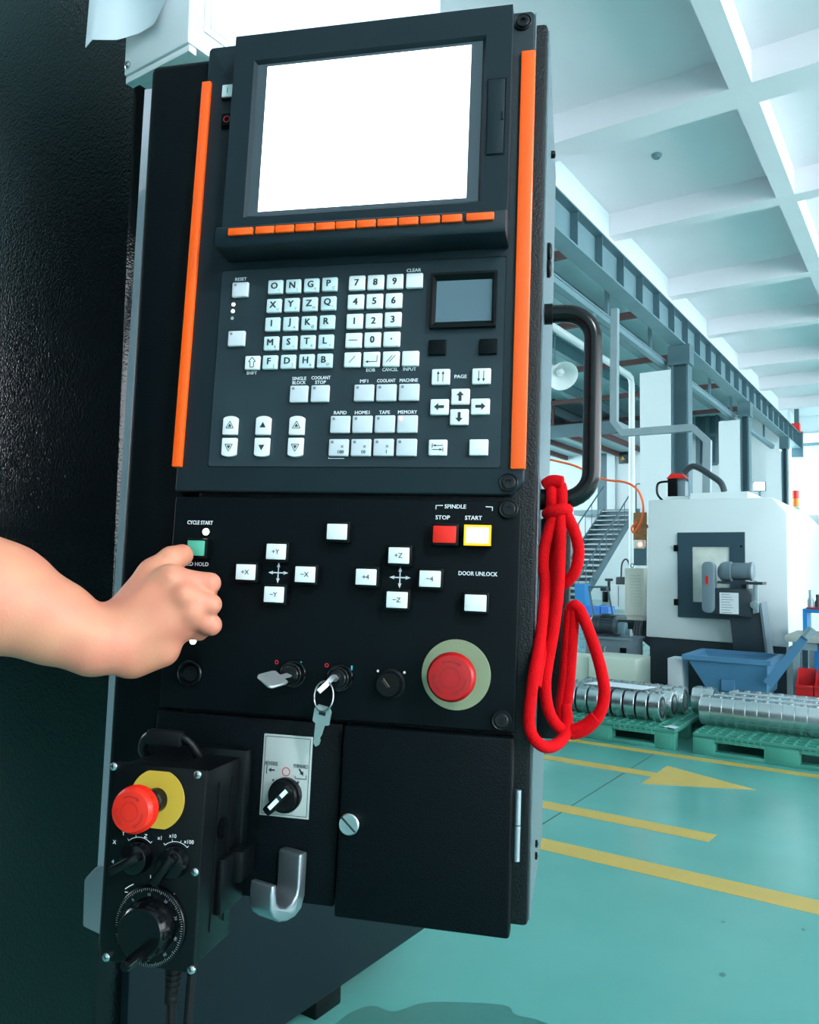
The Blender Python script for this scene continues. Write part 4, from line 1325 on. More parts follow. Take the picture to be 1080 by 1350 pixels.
o = key(*Z4(580, 636), 24.2, 21); kmark(o, thin(-3.2, True) + thin(3.2, True))
o = key(*Z4(773, 633), 24.2, 21); kmark(o, thin(-3.2, False) + thin(3.2, False))
o = key(*Z4(566, 972), 24.2, 21)
q = PX
kmark(o, [seg_poly((-6 * q, 2.6 * q), (7 * q, 2.6 * q), .9 * q), [(-6.4 * q, 2.6 * q), (-2.5 * q, 4.2 * q), (-2.5 * q, 1 * q)], seg_poly((-7 * q, -0.4 * q), (-7 * q, 5.4 * q), .9 * q),
          seg_poly((-7 * q, -2.8 * q), (6 * q, -2.8 * q), .9 * q), [(6.4 * q, -2.8 * q), (2.5 * q, -4.4 * q), (2.5 * q, -1.2 * q)], seg_poly((7 * q, .2 * q), (7 * q, -5.6 * q), .9 * q)])
key(*Z4(760, 971), 24.2, 21)
for s_, p_, w_ in (('RESET', Z3(413, 203), 17), ('SHIFT', Z3(473, 724), 15), ('SINGLE', Z3(737, 755), 20), ('BLOCK', Z3(736, 778), 19), ('COOLANT', Z3(858, 751), 27), ('STOP', Z3(855, 776), 15),
                   ('RAPID', Z3(965, 945), 17.5), ('CLEAR', Z4(453, 131), 19.5), ('EOB', Z4(248, 604), 12), ('CANCEL', Z4(340, 602), 21), ('INPUT', Z4(433, 600), 17.5),
                   ('MF1', Z4(217, 657), 11), ('COOLANT', Z4(322, 655), 25), ('MACHINE', Z4(429, 653), 24.5), ('HOME1', Z4(208, 806), 20), ('TAPE', Z4(314, 805), 14.5), ('MEMORY', Z4(423, 804), 25.5), ('PAGE', Z4(675, 635), 16)):
    ptext(s_, *p_, 4.6, w_)
a_ = P.p(*Z4(85, 1024), KD)
link('lettering', poly_mesh([seg_poly((-11 * PX, 0), (11 * PX, 0), 1 * PX), seg_poly((-11 * PX, 0), (-11 * PX, 2 * PX), .8 * PX)]), con, (a_[0], a_[1], KD + .0002), 'white_print')

# ------------------------------------------------------------------ buttons on the lower plate
LD = -.0005


def button(x, y, m_, txt=None, cap=6.2, wpx=27.5, hpx=20.8, name='push_button'):
    a_ = P.p(x, y, .0125)
    w_, h_ = wpx * PX * .98, hpx * PX * .98
    o = MB().rbox(-w_ / 2 - .0022, w_ / 2 + .0022, -h_ / 2 - .0022, h_ / 2 + .0022, 0, .0108, .0012).build(name, 'black_plastic', con, (a_[0], a_[1], LD))
    MB().rbox(-w_ / 2, w_ / 2, -h_ / 2, h_ / 2, .0105, .0128, .0007).build('button_cap', m_, o)
    if txt:
        link('legend', text_mesh(txt, cap * PX, None, .015), o, (0, 0, .0131), 'key_print')
    return o


Z5 = lambda x, y: (x / 4.154 + 200, y / 4.154 + 640)
Z6 = lambda x, y: (x / 3.6 + 420, y / 3.6 + 640)
button(*Z5(1013, 253), 'key_white')
for s_, p_ in (('+Y', (679, 362)), ('+X', (512, 474)), ('−X', (838, 487)), ('−Y', (667, 597))): button(*Z5(*p_), 'key_white', s_)
for s_, p_ in (('+Z', (380, 332)), ('+4', (224, 434)), ('−4', (528, 443)), ('−Z', (371, 543))): button(*Z6(*p_), 'key_white', s_)
button(*Z6(744, 558), 'key_white')
button(257.5, 722.5, 'green_cap', wpx=25)
button(262, 766, 'key_grey', wpx=25)
button(*Z6(597, 232), 'red_cap', wpx=30, hpx=22)
o = button(*Z6(754, 236), 'amber_lit', wpx=29, hpx=21)
w_, h_ = 29 * PX, 21 * PX
MB().frame((-w_ / 2 - .0016, w_ / 2 + .0016, -h_ / 2 - .0016, h_ / 2 + .0016), (-w_ / 2 + .0004, w_ / 2 - .0004, -h_ / 2 + .0004, h_ / 2 - .0004), .0129, .0129, .0105).build('lit_rim', 'amber_rim', o)
for (x, y) in (Z5(694, 478), Z6(387, 437)):
    a_ = P.p(x, y, LD)
    s = PX
    po = [seg_poly((-9 * s, 0), (9 * s, 0), 1.6 * s), seg_poly((0, -9 * s), (0, 9 * s), 1.6 * s)]
    for k in range(4):
        po += rot2([[(0, 14 * s), (-2.4 * s, 7.5 * s), (2.4 * s, 7.5 * s)]], k * math.pi / 2)
    link('lettering', poly_mesh(po), con, (a_[0], a_[1], LD + .0003), 'white_print')
for s_, p_, w_ in (('CYCLE START', (264, 689), 37.5), ('FEED HOLD', (258, 743.5), 38), ('SPINDLE', Z6(650, 100), 27.5), ('STOP', Z6(590, 152), 18.5), ('START', Z6(736, 154), 21.5), ('DOOR UNLOCK', Z6(757, 419), 49)):
    ptext(s_, *p_, 5.2, w_, d=LD)
a_ = P.p(*Z6(690, 106), LD)
s = PX
link('lettering', poly_mesh([seg_poly((-36 * s, 2.5 * s), (-27 * s, 2.5 * s), s), seg_poly((-36 * s, 2.9 * s), (-36 * s, -2.5 * s), s), seg_poly((36.5 * s, 1.5 * s), (28 * s, 1.8 * s), s), seg_poly((36.5 * s, 1.9 * s), (36.5 * s, -3.5 * s), s)]), con, (a_[0], a_[1], LD + .0003), 'white_print')
for (x, y) in ((271, 701), (254, 845)):
    a_ = P.p(x, y, .002)
    o = MB().lathe([(.0042, 0), (.0042, .001), (.0034, .0015)], 16).build('indicator_lamp', 'black_plastic', con, (a_[0], a_[1], LD))
    MB().lathe([(.0033, .0008), (.0033, .002), (.002, .0032), (0, .0036)], 14).build('lens', 'led_green', o)
# blank round plug
a_ = P.p(249, 888, .003)
MB().lathe([(.0125, 0), (.0125, .003), (.0115, .004), (.0105, .0035), (.0105, .002), (.009, .002), (.0085, .0032), (.0078, .002), (.0072, .0008), (0, .0008)], 28).build('blank_plug', 'black_gloss', con, (a_[0], a_[1], LD))
# key switches
def lockm():
    return MB().lathe([(.0125, 0), (.0125, .003), (.0118, .0038), (.0105, .0038), (.0102, .009), (.0096, .0095), (.0088, .0095), (.0085, .012), (.0075, .013), (.0068, .0125), (0, .0125)], 28)
LK = []
for i, (x, y) in enumerate(((385, 889), (447, 894), (514, 902))):
    a_ = P.p(x, y, .004)
    LK.append(Vector((a_[0], a_[1], LD)))
    if i < 2:
        lockm().build('key_switch', 'black_gloss', con, LK[-1])
    else:
        o = MB().lathe([(.0135, 0), (.0135, .003), (.0125, .004), (.0115, .0042), (.011, .011), (.0098, .0125), (0, .0127)], 28).build('key_switch', 'rubber', con, LK[-1])
        link('key_slot', poly_mesh(rot2([[(-.004, -.001), (.004, -.001), (.004, .001), (-.004, .001)]], math.radians(-50))), o, (-.002, .001, .0131), 'bore_dark')
        link('slot_rim', poly_mesh(rot2([seg_poly((-.0045, .0014), (.0045, .0014), .0006)], math.radians(-50))), o, (-.002, .001, .0130), 'wood')
for (x, y) in ((365, 873), (431, 877)):
    a_ = P.p(x, y, LD); link('lettering', poly_mesh(ring_polys(1.7 * PX, 2.7 * PX, 16)), con, (a_[0], a_[1], LD + .0003), 'red_print')
for (x, y) in ((397, 875), (464, 880.5)):
    a_ = P.p(x, y, LD); link('lettering', poly_mesh([seg_poly((0, -2.8 * PX), (0, 2.8 * PX), 2 * PX)]), con, (a_[0], a_[1], LD + .0003), 'cyan_print')
for (x, y) in ((498.5, 884.5), (533.5, 886.5)):
    a_ = P.p(x, y, LD); link('lettering', poly_mesh([disc_poly(1.6 * PX)]), con, (a_[0], a_[1], LD + .0003), 'white_print')


def mushroom(parent, loc, R, h0, h1, m1, m2, neck='estop_dark', teeth=False):
    o = MB().lathe([(R * .55, 0), (R * .55, h0 * .35), (R * .48, h0 * .4), (R * .48, h0)], 28).build('emergency_stop', 'black_plastic', parent, loc)
    hd = MB().lathe([(R * .5, h0), (R * .93, h0), (R, h0 + .0015), (R, h0 + (h1 - h0) * .55), (R * .97, h0 + (h1 - h0) * .72), (R * .88, h1 - .001), (R * .62, h1 - .0003), (R * .42, h1), (0, h1)], 48)
    if teeth:
        for k in range(60):
            a = 2 * math.pi * k / 60
            hd.bar((R * math.cos(a), R * math.sin(a), h0 + .0015), (R * math.cos(a), R * math.sin(a), h0 + (h1 - h0) * .6), R * .028, 5)
    hd.build('mushroom_head', m1, o)
    pol = ring_polys(R * .38, R * .42, 28)
    for k in range(3):
        a = math.radians(90 + 120 * k)
        pol += ring_polys(R * .62, R * .68, 8, a - .55, a + .5)
        pol += [[(R * .56 * math.cos(a - .5), R * .56 * math.sin(a - .5)), (R * .75 * math.cos(a - .5), R * .75 * math.sin(a - .5)), (R * .66 * math.cos(a - .75), R * .66 * math.sin(a - .75))]]
    link('arrow_ring', poly_mesh(pol), o, (0, 0, h1 + .0002), m2)
    return o


a_ = P.p(601, 889.5, .001)
MB().lathe([(.0302, 0), (.0302, .0012), (.0298, .0015), (0, .0015)], 48).build('legend_plate', 'legend_green', con, (a_[0], a_[1], LD))
mushroom(con, (a_[0], a_[1], LD + .0015), .0204, .020, .034, 'estop_red', 'estop_dark')

# forward / reverse switch plate
CD = -.004
rp = rr((347.5, 967.5), (411.5, 970.5), (409, 1080), (344, 1074.5), CD)
lb = MB().rbox(rp[0], rp[1], rp[2], rp[3], CD, CD + .0012, .0004).build('switch_plate', 'label_metal', con)
cu_, cv_ = (rp[0] + rp[1]) / 2, (rp[2] + rp[3]) / 2
bw, bh = (rp[1] - rp[0]) / 2 - .002, (rp[3] - rp[2]) / 2 - .002
link('border', poly_mesh([seg_poly((-bw, -bh), (bw, -bh), .0005), seg_poly((-bw, bh), (bw, bh), .0005), seg_poly((-bw, -bh), (-bw, bh), .0005), seg_poly((bw, -bh), (bw, bh), .0005)]), lb, (cu_, cv_, CD + .0014), 'key_print')
def ltext(s_, x, y, cap, w_, m='key_print'):
    a_ = P.p(x, y, CD)
    link('lettering', text_mesh(s_, cap * PX, w_ * PX, .02), lb, (a_[0], a_[1], CD + .0015), m)
ltext('REVERSE', 359, 1006, 4.8, 17); ltext('FORWARD', 397.5, 1010, 4.8, 19)
def lmark(polys, x, y, m='key_print'):
    a_ = P.p(x, y, CD)
    link('mark', poly_mesh(polys), lb, (a_[0], a_[1], CD + .0015), m)
s = PX
lmark([seg_poly((-5 * s, -5 * s), (-5 * s, 5 * s), 1.0 * s), seg_poly((0, 0), (6 * s, 0), 2 * s), [(-3 * s, 0), (1 * s, 3 * s), (1 * s, -3 * s)]], 357.5, 1014.5)
lmark(ring_polys(4.6 * s, 5.6 * s, 20), 378, 1017, 'red_print')
lmark([seg_poly((-3 * s, 4 * s), (1 * s, -1 * s), 2.2 * s), [(3 * s, -4 * s), (-2 * s, -1.5 * s), (2.5 * s, 1.8 * s)], seg_poly((-8 * s, -8 * s), (7 * s, -8 * s), .9 * s), seg_poly((7 * s, -8 * s), (7 * s, -3 * s), .9 * s), seg_poly((-8 * s, -8 * s), (-8 * s, -5 * s), .9 * s)], 398, 1018)
lmark([disc_poly(1.4 * s)], 361, 1028); lmark([disc_poly(1.4 * s)], 394, 1031)
a_ = P.p(376.5, 1048, CD + .002)
ko = MB().lathe([(.0152, 0), (.0152, .004), (.0142, .0052), (.0132, .0052), (.0132, .009), (.012, .0105), (0, .0105)], 32).build('selector_knob', 'black_plastic', con, (a_[0], a_[1], CD + .0012))
ang = math.radians(52)
MB().rprism(rot2([rrect(-.0042, .0042, -.0155, .0125, .002)], -ang + math.pi / 2 * 0)[0] if False else [(x * math.cos(-.75) - y * math.sin(-.75), x * math.sin(-.75) + y * math.cos(-.75)) for x, y in rrect(-.0042, .0042, -.0165, .0125, .002)], .010, .020, .001, 2).build('lever', 'black_plastic', ko)
link('pointer', poly_mesh(rot2([[(-.0019, -.011), (.0019, -.011), (.0019, .0115), (-.0019, .0115)]], -.75)), ko, (0, 0, .0203), 'key_white')
link('pointer_mark', poly_mesh(rot2([[(-.0019, .0005), (.0019, .0005), (.0019, .004), (-.0019, .004)]], -.75)), ko, (0, 0, .0206), 'key_print')

# silver hook: J shaped bar, wide
hk = P.p3(384, 1160, CD)
HKS = 1.25
hook = [(0.001, .024), (.0075, .024), (.009, .0225), (.0088, -.004), (.010, -.010), (.014, -.0145), (.020, -.016), (.026, -.0135), (.029, -.009), (.030, -.002), (.0305, .006), (.035, .006), (.0355, -.002), (.035, -.013), (.032, -.020), (.026, -.0255), (.018, -.0275), (.010, -.0265), (.004, -.022), (.001, -.012)]
MB().rprism([(a * HKS, b) for a, b in hook], -.0125, .0125, .0016, 3, lambda a, b, c: (c, b, a)).build('hook', 'satin_chrome', con, (hk.x + .0045, hk.y + .003, CD)).rotation_euler = (0, math.radians(-22), 0)

# side fittings and grab handle
pth = []
DH = -.05
def hp3(x, y, d=DH):
    a_ = P.p(x, y, d)
    return Vector((a_[0], a_[1], d))
A, B_, C_, D_ = hp3(716, 414.5), hp3(783, 414.5), hp3(778, 658), hp3(711, 658.5)
A.x = uR + .001; D_.x = uR + .001
r_ = .026
pts = [A, Vector((B_.x - r_, A.y, DH))]
for k in range(1, 8):
    t_ = math.pi / 2 * k / 8
    pts.append(Vector((B_.x - r_ + r_ * math.sin(t_), A.y - r_ + r_ * math.cos(t_), DH)))
pts.append(Vector((B_.x, A.y - r_, DH)))
pts.append(Vector((B_.x, D_.y + r_, DH)))
for k in range(1, 8):
    t_ = math.pi / 2 * k / 8
    pts.append(Vector((B_.x - r_ + r_ * math.cos(t_), D_.y + r_ - r_ * math.sin(t_), DH)))
pts.append(Vector((B_.x - r_, D_.y, DH)))
pts.append(Vector((D_.x, D_.y, DH)))
ho = MB().tube(pts, .0086, 20).build('grab_handle', 'handle_black', con, sharp=60)
for q_ in (A, D_):
    MB().lathe([(.0098, 0), (.0098, .0075), (.0088, .008)], 20, lambda x, y, z: (q_.x + z, q_.y + x, DH + y)).build('mounting_boss', 'rubber', ho)
HX, HY, HZ = B_.x, D_.y, DH
for (x, y, d_, rr_) in ((731, 204, -.12, .004), (731, 332, -.08, .009), (731, 354, -.08, .009)):
    a_ = P.p(x - 4, y, d_)
    MB().lathe([(rr_, 0), (rr_, .003), (rr_ * .8, .0045), (0, .005)], 16, lambda x_, y_, z_: (uR + .0012 + z_, a_[1] + y_, d_ + x_)).build('side_screw', 'black_plastic', con)
for y in (1112, 1128):
    a_ = P.p(704, y, -.1)
    MB().lathe([(.0035, 0), (.0035, .002), (0, .003)], 12, lambda x_, y_, z_: (uR + .0012 + z_, a_[1] + y_, -.1 + x_)).build('side_screw', 'black_plastic', con)
# black block on the side behind the rope
a_ = P.p(740, 690, -.12); b_ = P.p(725, 965, -.12)
MB().rbox(uR + .0012, P.p(751, 820, -.075)[0], b_[1], a_[1], -.17, -.075, .002).build('side_box', 'wrinkle', con)

# ================================================================== KEYS IN THE SWITCHES
ks = thing('switch_key', 'flat metal key turned in the key switch nearest the hand', 'key', P.M @ Matrix.Translation(LK[0] + Vector((0, 0, .0126))))
# shaft towards the viewer, bow tilted down to the left
MB().box(-.0025, .0025, -.0008, .0008, -.004, .012).build('blade', 'steel_rough', ks)
o = MB().rprism([(-.009, .008), (.009, .008), (.0105, .012), (.0105, .026), (.008, .029), (-.008, .029), (-.0105, .026), (-.0105, .012)], -.0011, .0011, .0004, 1, lambda a, b, c: (a, c, b)).build('bow', 'steel_rough', ks)
MB().box(-.004, .004, -.0014, -.0012, .021, .024).build('hole', 'bore_dark', o)
ks.matrix_world = ks.matrix_world @ Matrix.Rotation(math.radians(-28), 4, 'Z') @ Matrix.Rotation(math.radians(-22), 4, 'Y') @ Matrix.Rotation(math.radians(22), 4, 'X')

kr = thing('key_ring', 'metal keys on a split ring hanging from the middle key switch', 'keys', P.M)
c0 = LK[1] + Vector((0, 0, .0126))
def kp(x, y, d): return P.p3(x, y, d)
b = MB()
k1 = [c0 + Vector((0, 0, -.004)), c0 + Vector((-.001, .001, .010)), kp(430, 903, .030), kp(420, 912, .034)]
o = MB().tube(smooth_path(k1, 5), [.003] * 16, 4).build('inserted_key', 'steel_rough', kr)
rc = kp(427, 918, .030)
ringp = [rc + Vector((.0095 * math.cos(q), .0125 * math.sin(q), .004 * math.cos(q + .6))) for q in [2 * math.pi * k / 28 for k in range(28)]]
MB().tube(ringp, .0009, 8, closed=True).build('split_ring', 'steel', kr)
e0, e1, e2 = kp(427, 931, .030), kp(426, 956, .026), kp(418, 984, .020)
ax = (e2 - e0).normalized(); sd_ = ax.cross(Vector((0, 0, 1))).normalized(); nr = sd_.cross(ax)
def kpt(l, s_, z=0): return e0 + ax * l + sd_ * s_ + nr * z
Lb = (e1 - e0).length; Lt = (e2 - e0).length
bow = [(0, -.005), (0, .005), (.0035, .0075), (Lb * .9, .0075), (Lb, .0045), (Lt * .93, .0035), (Lt, .001), (Lt * .95, -.0015), (Lt * .85, -.0022), (Lt * .78, -.0012), (Lt * .7, -.0025), (Lb, -.0035), (Lb * .9, -.0075), (.0035, -.0075)]
hb_ = MB().prism(bow, -.0011, .0011, lambda a, b, c: tuple(kpt(a, b, c))).build('hanging_key', 'steel_rough', kr)
MB().prism([(.004, -.003), (.004, .003), (.008, .003), (.008, -.003)], -.0013, .0013, lambda a, b, c: tuple(kpt(a, b, c))).build('hole', 'bore_dark', hb_)

# ================================================================== HANDWHEEL PENDANT
FD = .085
pf = P.rect((147, 1003), (268, 1016), (259, 1285), (137, 1267), FD)
pc = ((pf[0] + pf[1]) / 2, (pf[2] + pf[3]) / 2)
PW, PH = (pf[1] - pf[0]) / 2, (pf[3] - pf[2]) / 2
pen = thing('handwheel_pendant', 'black handwheel pendant with red mushroom stop on yellow disc', 'pendant', P.M @ Matrix.Translation((pc[0], pc[1], 0)))
MB().rbox(-PW + .002, PW - .002, -PH + .002, PH - .002, .014, FD - .004, .003).build('case', 'black_plastic', pen)
MB().rbox(-PW, PW, -PH, PH, FD - .004, FD, .0015).build('face_plate', 'black_plastic', pen)
for z in (.03, .055):
    MB().box(PW - .0022, PW - .0012, -PH + .02, PH - .015, z, z + .0015).build('case_rib', 'rubber', pen)
MB().lathe([(.009, 0), (.009, .0012), (.0075, .0012), (.0075, .0004), (0, .0004)], 20, lambda x, y, z: (PW - .002 + z, .022 + y, .045 + x)).build('side_cap', 'black_gloss', pen)
MB().rbox(PW - .003, PW + .004, -PH + .03, PH * -.02, .004, .05, .002).build('hanger_plate', 'black_plastic', pen)
MB().rbox(PW - .006, PW + .012, -PH + .05, PH * .0 - .0, .0, .03, .003).build('hanger_bracket', 'black_plastic', pen)
MB().rbox(-PW + .004, PW + .004, -PH * .2, PH + .004, -.001, .014, .003).build('back_plate', 'black_plastic', pen)
hd = P.p3(218, 985, .04)
hx_, hy_ = hd.x - pc[0], hd.y - pc[1]
pts = [(-.024 + hx_, PH - .004, .03), (-.024 + hx_, hy_ - .002, .035), (-.014 + hx_, hy_ + .009, .04), (.014 + hx_ + .002, hy_ + .009, .04), (.026 + hx_, hy_ - .002, .035), (.028 + hx_, PH - .004, .03)]
MB().tube(smooth_path(pts, 5), .0045, 10).build('carry_handle', 'black_plastic', pen, sharp=60)
MB().rbox(-.017 + hx_, .017 + hx_, hy_ + .001, hy_ + .015, .036, .046, .003).build('handle_grip', 'rubber', pen)
scp = MB().lathe([(.0034, 0), (.0032, .0012), (.0022, .002), (0, .0022)], 14).mesh('cross_screw'); scp.materials.append(MATS['steel'])
Z7 = lambda x, y: (x / 3.2125 + 90, y / 3.2125 + 930)
def pn(x, y, d=FD):
    a_ = P.p(x, y, d)
    return (a_[0] - pc[0], a_[1] - pc[1])
for p_ in ((195, 258), (550, 293), (537, 705), (163, 1065), (523, 1118)):
    a_ = pn(*Z7(*p_))
    o = link('cross_screw', scp, pen, (a_[0], a_[1], FD))
    link('cross_slot', poly_mesh([seg_poly((-.0016, 0), (.0016, 0), .0005), seg_poly((0, -.0016), (0, .0016), .0005)]), o, (0, 0, .0023), 'bore_dark')
# yellow disc with flat top and bottom
a_ = pn(*Z7(378, 398))
Rd = .0238
dsk = [(Rd * math.cos(t), max(-Rd * .93, min(Rd * .93, Rd * math.sin(t)))) for t in [2 * math.pi * k / 48 for k in range(48)]]
MB().prism(dsk, FD, FD + .0012).build('legend_disc', 'legend_yellow', pen, (a_[0], a_[1], 0))
mushroom(pen, (a_[0], a_[1], FD + .0012), .0172, .026, .040, 'estop_orange', 'estop_orange_dark', teeth=True)
# two selector knobs
for i, (p_, an) in enumerate((((290, 645), -60), ((445, 665), -35))):
    a_ = pn(*Z7(*p_), FD + .003)
    o = MB().lathe([(.0125, 0), (.0125, .0015), (.0118, .003), (.0112, .009), (.0095, .010), (0, .010)], 28).build('selector_knob', 'black_gloss', pen, (a_[0], a_[1], FD))
    MB().rprism([(x * math.cos(math.radians(an)) - y * math.sin(math.radians(an)), x * math.sin(math.radians(an)) + y * math.cos(math.radians(an))) for x, y in rrect(-.0036, .0036, -.016, .0105, .0018)], .009, .019, .0012, 2).build('lever', 'black_gloss', o)
    pol = ring_polys(.0148, .0152, 8, math.radians(50), math.radians(130))
    for q_ in (50, 76, 103, 130):
        t_ = math.radians(q_)
        pol.append(seg_poly((.0148 * math.cos(t_), .0148 * math.sin(t_)), (.0168 * math.cos(t_), .0168 * math.sin(t_)), .0004))
    link('scale_marks', poly_mesh(pol), pen, (a_[0], a_[1], FD + .0004), 'white_print')
def pntext(s_, p_, cap, rot=0.0):
    a_ = pn(*Z7(*p_))
    o = link('lettering', text_mesh(s_, cap * PX * .85, None, .01), pen, (a_[0], a_[1], FD + .0004), 'white_print')
    o.rotation_euler = (0, 0, rot)
for s_, p_ in (('X', (197, 578)), ('Y', (235, 541)), ('Z', (330, 553)), ('x1', (388, 560)), ('x10', (444, 552)), ('x100', (512, 577)), ('4', (190, 660))): pntext(s_, p_, 5)
pntext('−', (248, 790), 7); pntext('+', (460, 821), 8)
# direction arrows over the wheel
a_ = pn(*Z7(355, 745))
s = PX
link('lettering', poly_mesh(ring_polys(.032, .0326, 5, math.radians(115), math.radians(130)) + ring_polys(.032, .0326, 5, math.radians(50), math.radians(66)) + [[(.0325 * math.cos(math.radians(44)) + .0, .0325 * math.sin(math.radians(44))), (.0345 * math.cos(math.radians(50)), .0345 * math.sin(math.radians(50))), (.0305 * math.cos(math.radians(51)), .0305 * math.sin(math.radians(51)))]]), pen, (a_[0] - .002, a_[1] - .033, FD + .0004), 'white_print')
link('lettering', poly_mesh(ring_polys(.0042, .0048, 10, math.radians(170), math.radians(370))), pen, (a_[0] + .003, a_[1] + .004, FD + .0004), 'white_print')
# handwheel
a_ = pn(*Z7(345, 935), FD + .004)
wh = MB().lathe([(.030, 0), (.030, .0042), (.0293, .005), (.0215, .0052), (.0215, .010), (.0195, .018), (.018, .020), (0, .020)], 48).build('handwheel', 'black_gloss', pen, (a_[0], a_[1], FD))
tk = []
for k in range(100):
    t_ = 2 * math.pi * k / 100
    tk.append(seg_poly(((.0272 if k % 5 else .0264) * math.cos(t_), (.0272 if k % 5 else .0264) * math.sin(t_)), (.0287 * math.cos(t_), .0287 * math.sin(t_)), .0004))
link('dial_marks', poly_mesh(tk), wh, (0, 0, .0055), 'key_print_light')
for k, n_ in enumerate(('0', '10', '20', '30', '40', '50', '60', '70', '80', '90')):
    t_ = math.radians(90 - 36 * k + 40)
    o = link('dial_number', text_mesh(n_, .0022, None, 0), wh, (.0241 * math.cos(t_), .0241 * math.sin(t_), .0055), 'key_print_light')
    o.rotation_euler = (0, 0, t_ - math.pi / 2)
for k in range(10):
    t_ = 2 * math.pi * k / 10
    MB().rbox(-.0028, .0028, -.001, .001, .009, .0185, .0006).build('grip_rib', 'black_plastic', wh, (.0200 * math.cos(t_), .0200 * math.sin(t_), 0)).rotation_euler = (0, 0, t_ + math.pi / 2)
t_ = math.radians(-80)
MB().lathe([(.0045, .018), (.0045, .038), (.0038, .041), (0, .0415)], 16).build('crank_pin', 'black_gloss', wh, (.0145 * math.cos(t_), .0145 * math.sin(t_), 0))
# cable gland and cables
cg = P.p3(228, 1283, .05)
cx_, cy_ = cg.x - pc[0], -PH
prof = []
for k in range(9):
    prof += [(.0075 - .0002 * k, -.0045 * k), (.0075 - .0002 * k, -.0045 * k - .0025), (.0058, -.0045 * k - .0028), (.0058, -.0045 * k - .0043)]
MB().lathe(prof[::-1], 16, lambda x, y, z: (cx_ + x, cy_ + z, .05 + y)).build('strain_relief', 'rubber', pen)
MB().tube(smooth_path([(cx_, cy_ - .035, .05), (cx_ + .003, cy_ - .1, .048), (cx_ + .004, cy_ - .3, .03), (cx_ + .06, cy_ - .55, -.02)], 6), .0042, 10).build('cable', 'rubber', pen)
MB().tube(smooth_path([(cx_ + .017, cy_ + .002, .05), (cx_ + .017, cy_ - .1, .05), (cx_ + .018, cy_ - .3, .03), (cx_ + .08, cy_ - .55, -.02)], 6), .0035, 10).build('cable', 'rubber', pen)

# ================================================================== RED ROPE
def rp3(x, y, o=0.0):
    a_ = P.p(x, y, DH + o)
    return Vector((a_[0], a_[1], DH + o))
rope = thing('rope', 'red cloth rope knotted on the black grab handle, hanging in long loops', 'rope', P.M)
R_ = .0052
def strand(pts, r=R_, name='loop'):
    pp_ = smooth_path([rp3(*q) for q in pts], 7)
    MB().tube(pp_, r, 12).build(name, 'rope_red', rope, sharp=80)
strand([(737, 668, .012), (727, 690, .016), (718, 722, .016), (716, 748, .014), (719, 766, .014), (717, 800, .022), (711, 850, .034), (704, 890, .045), (699, 930, .048), (698, 957, .048), (706, 976, .048), (721, 985, .042), (736, 980, .030), (745, 968, .018), (748, 950, .008), (746, 930, .002)])
strand([(739, 668, .014), (739, 700, .018), (738, 740, .018), (736, 780, .020), (730, 830, .024), (722, 875, .026), (719, 905, .026), (723, 935, .024), (735, 957, .018), (754, 967, .012), (774, 960, .012), (790, 942, .012), (797, 915, .012), (793, 885, .012), (783, 850, .012), (771, 818, .012), (763, 802, .010), (758, 804, .008), (756, 825, .006), (753, 865, .004), (750, 905, .002), (745, 935, .0), (737, 955, -.004)])
strand([(741, 668, .012), (750, 684, .014), (759, 705, .014), (763, 728, .012), (759, 752, .010), (749, 766, .006), (741, 769, .002), (735, 755, -.004)])
strand([(735, 672, .004), (733, 710, .004), (729, 750, .004), (724, 800, .012), (717, 850, .024), (710, 880, .034), (706, 905, .040)])
strand([(752, 804, .006), (749, 840, .004), (745, 890, .002), (741, 925, .0), (742, 950, .004), (750, 962, .012), (768, 958, .014), (785, 945, .016)])
strand([(763, 802, .010), (758, 798, .010), (752, 803, .006)], R_ * .98)
# knot: wraps round the bar
kc = Vector((rp3(737, 658).x, HY, DH))
for kx in (-.0075, .0012):
    wr = []
    for k in range(24):
        t_ = 2 * math.pi * k / 24
        wr.append(kc + Vector((kx + .0015 * math.sin(t_), .0126 * math.cos(t_), .0126 * math.sin(t_))))
    MB().tube(wr, .0054, 12, closed=True).build('wrap', 'rope_red', rope, sharp=80)
MB().tube(smooth_path([kc + Vector((-.013, .012, .006)), kc + Vector((-.006, .0155, .010)), kc + Vector((.004, .014, .011))], 6), [.003] + [.0062] * 11 + [.004], 12).build('knot', 'rope_red', rope, sharp=80)
col_ = []
for k in range(24):
    t_ = 2 * math.pi * k / 24
    col_.append(kc + Vector((-.001 + .0088 * math.cos(t_), -.0125 + .002 * math.cos(t_), .010 + .0095 * math.sin(t_))))
MB().tube(col_, .0056, 12, closed=True).build('collar', 'rope_red', rope, sharp=80)


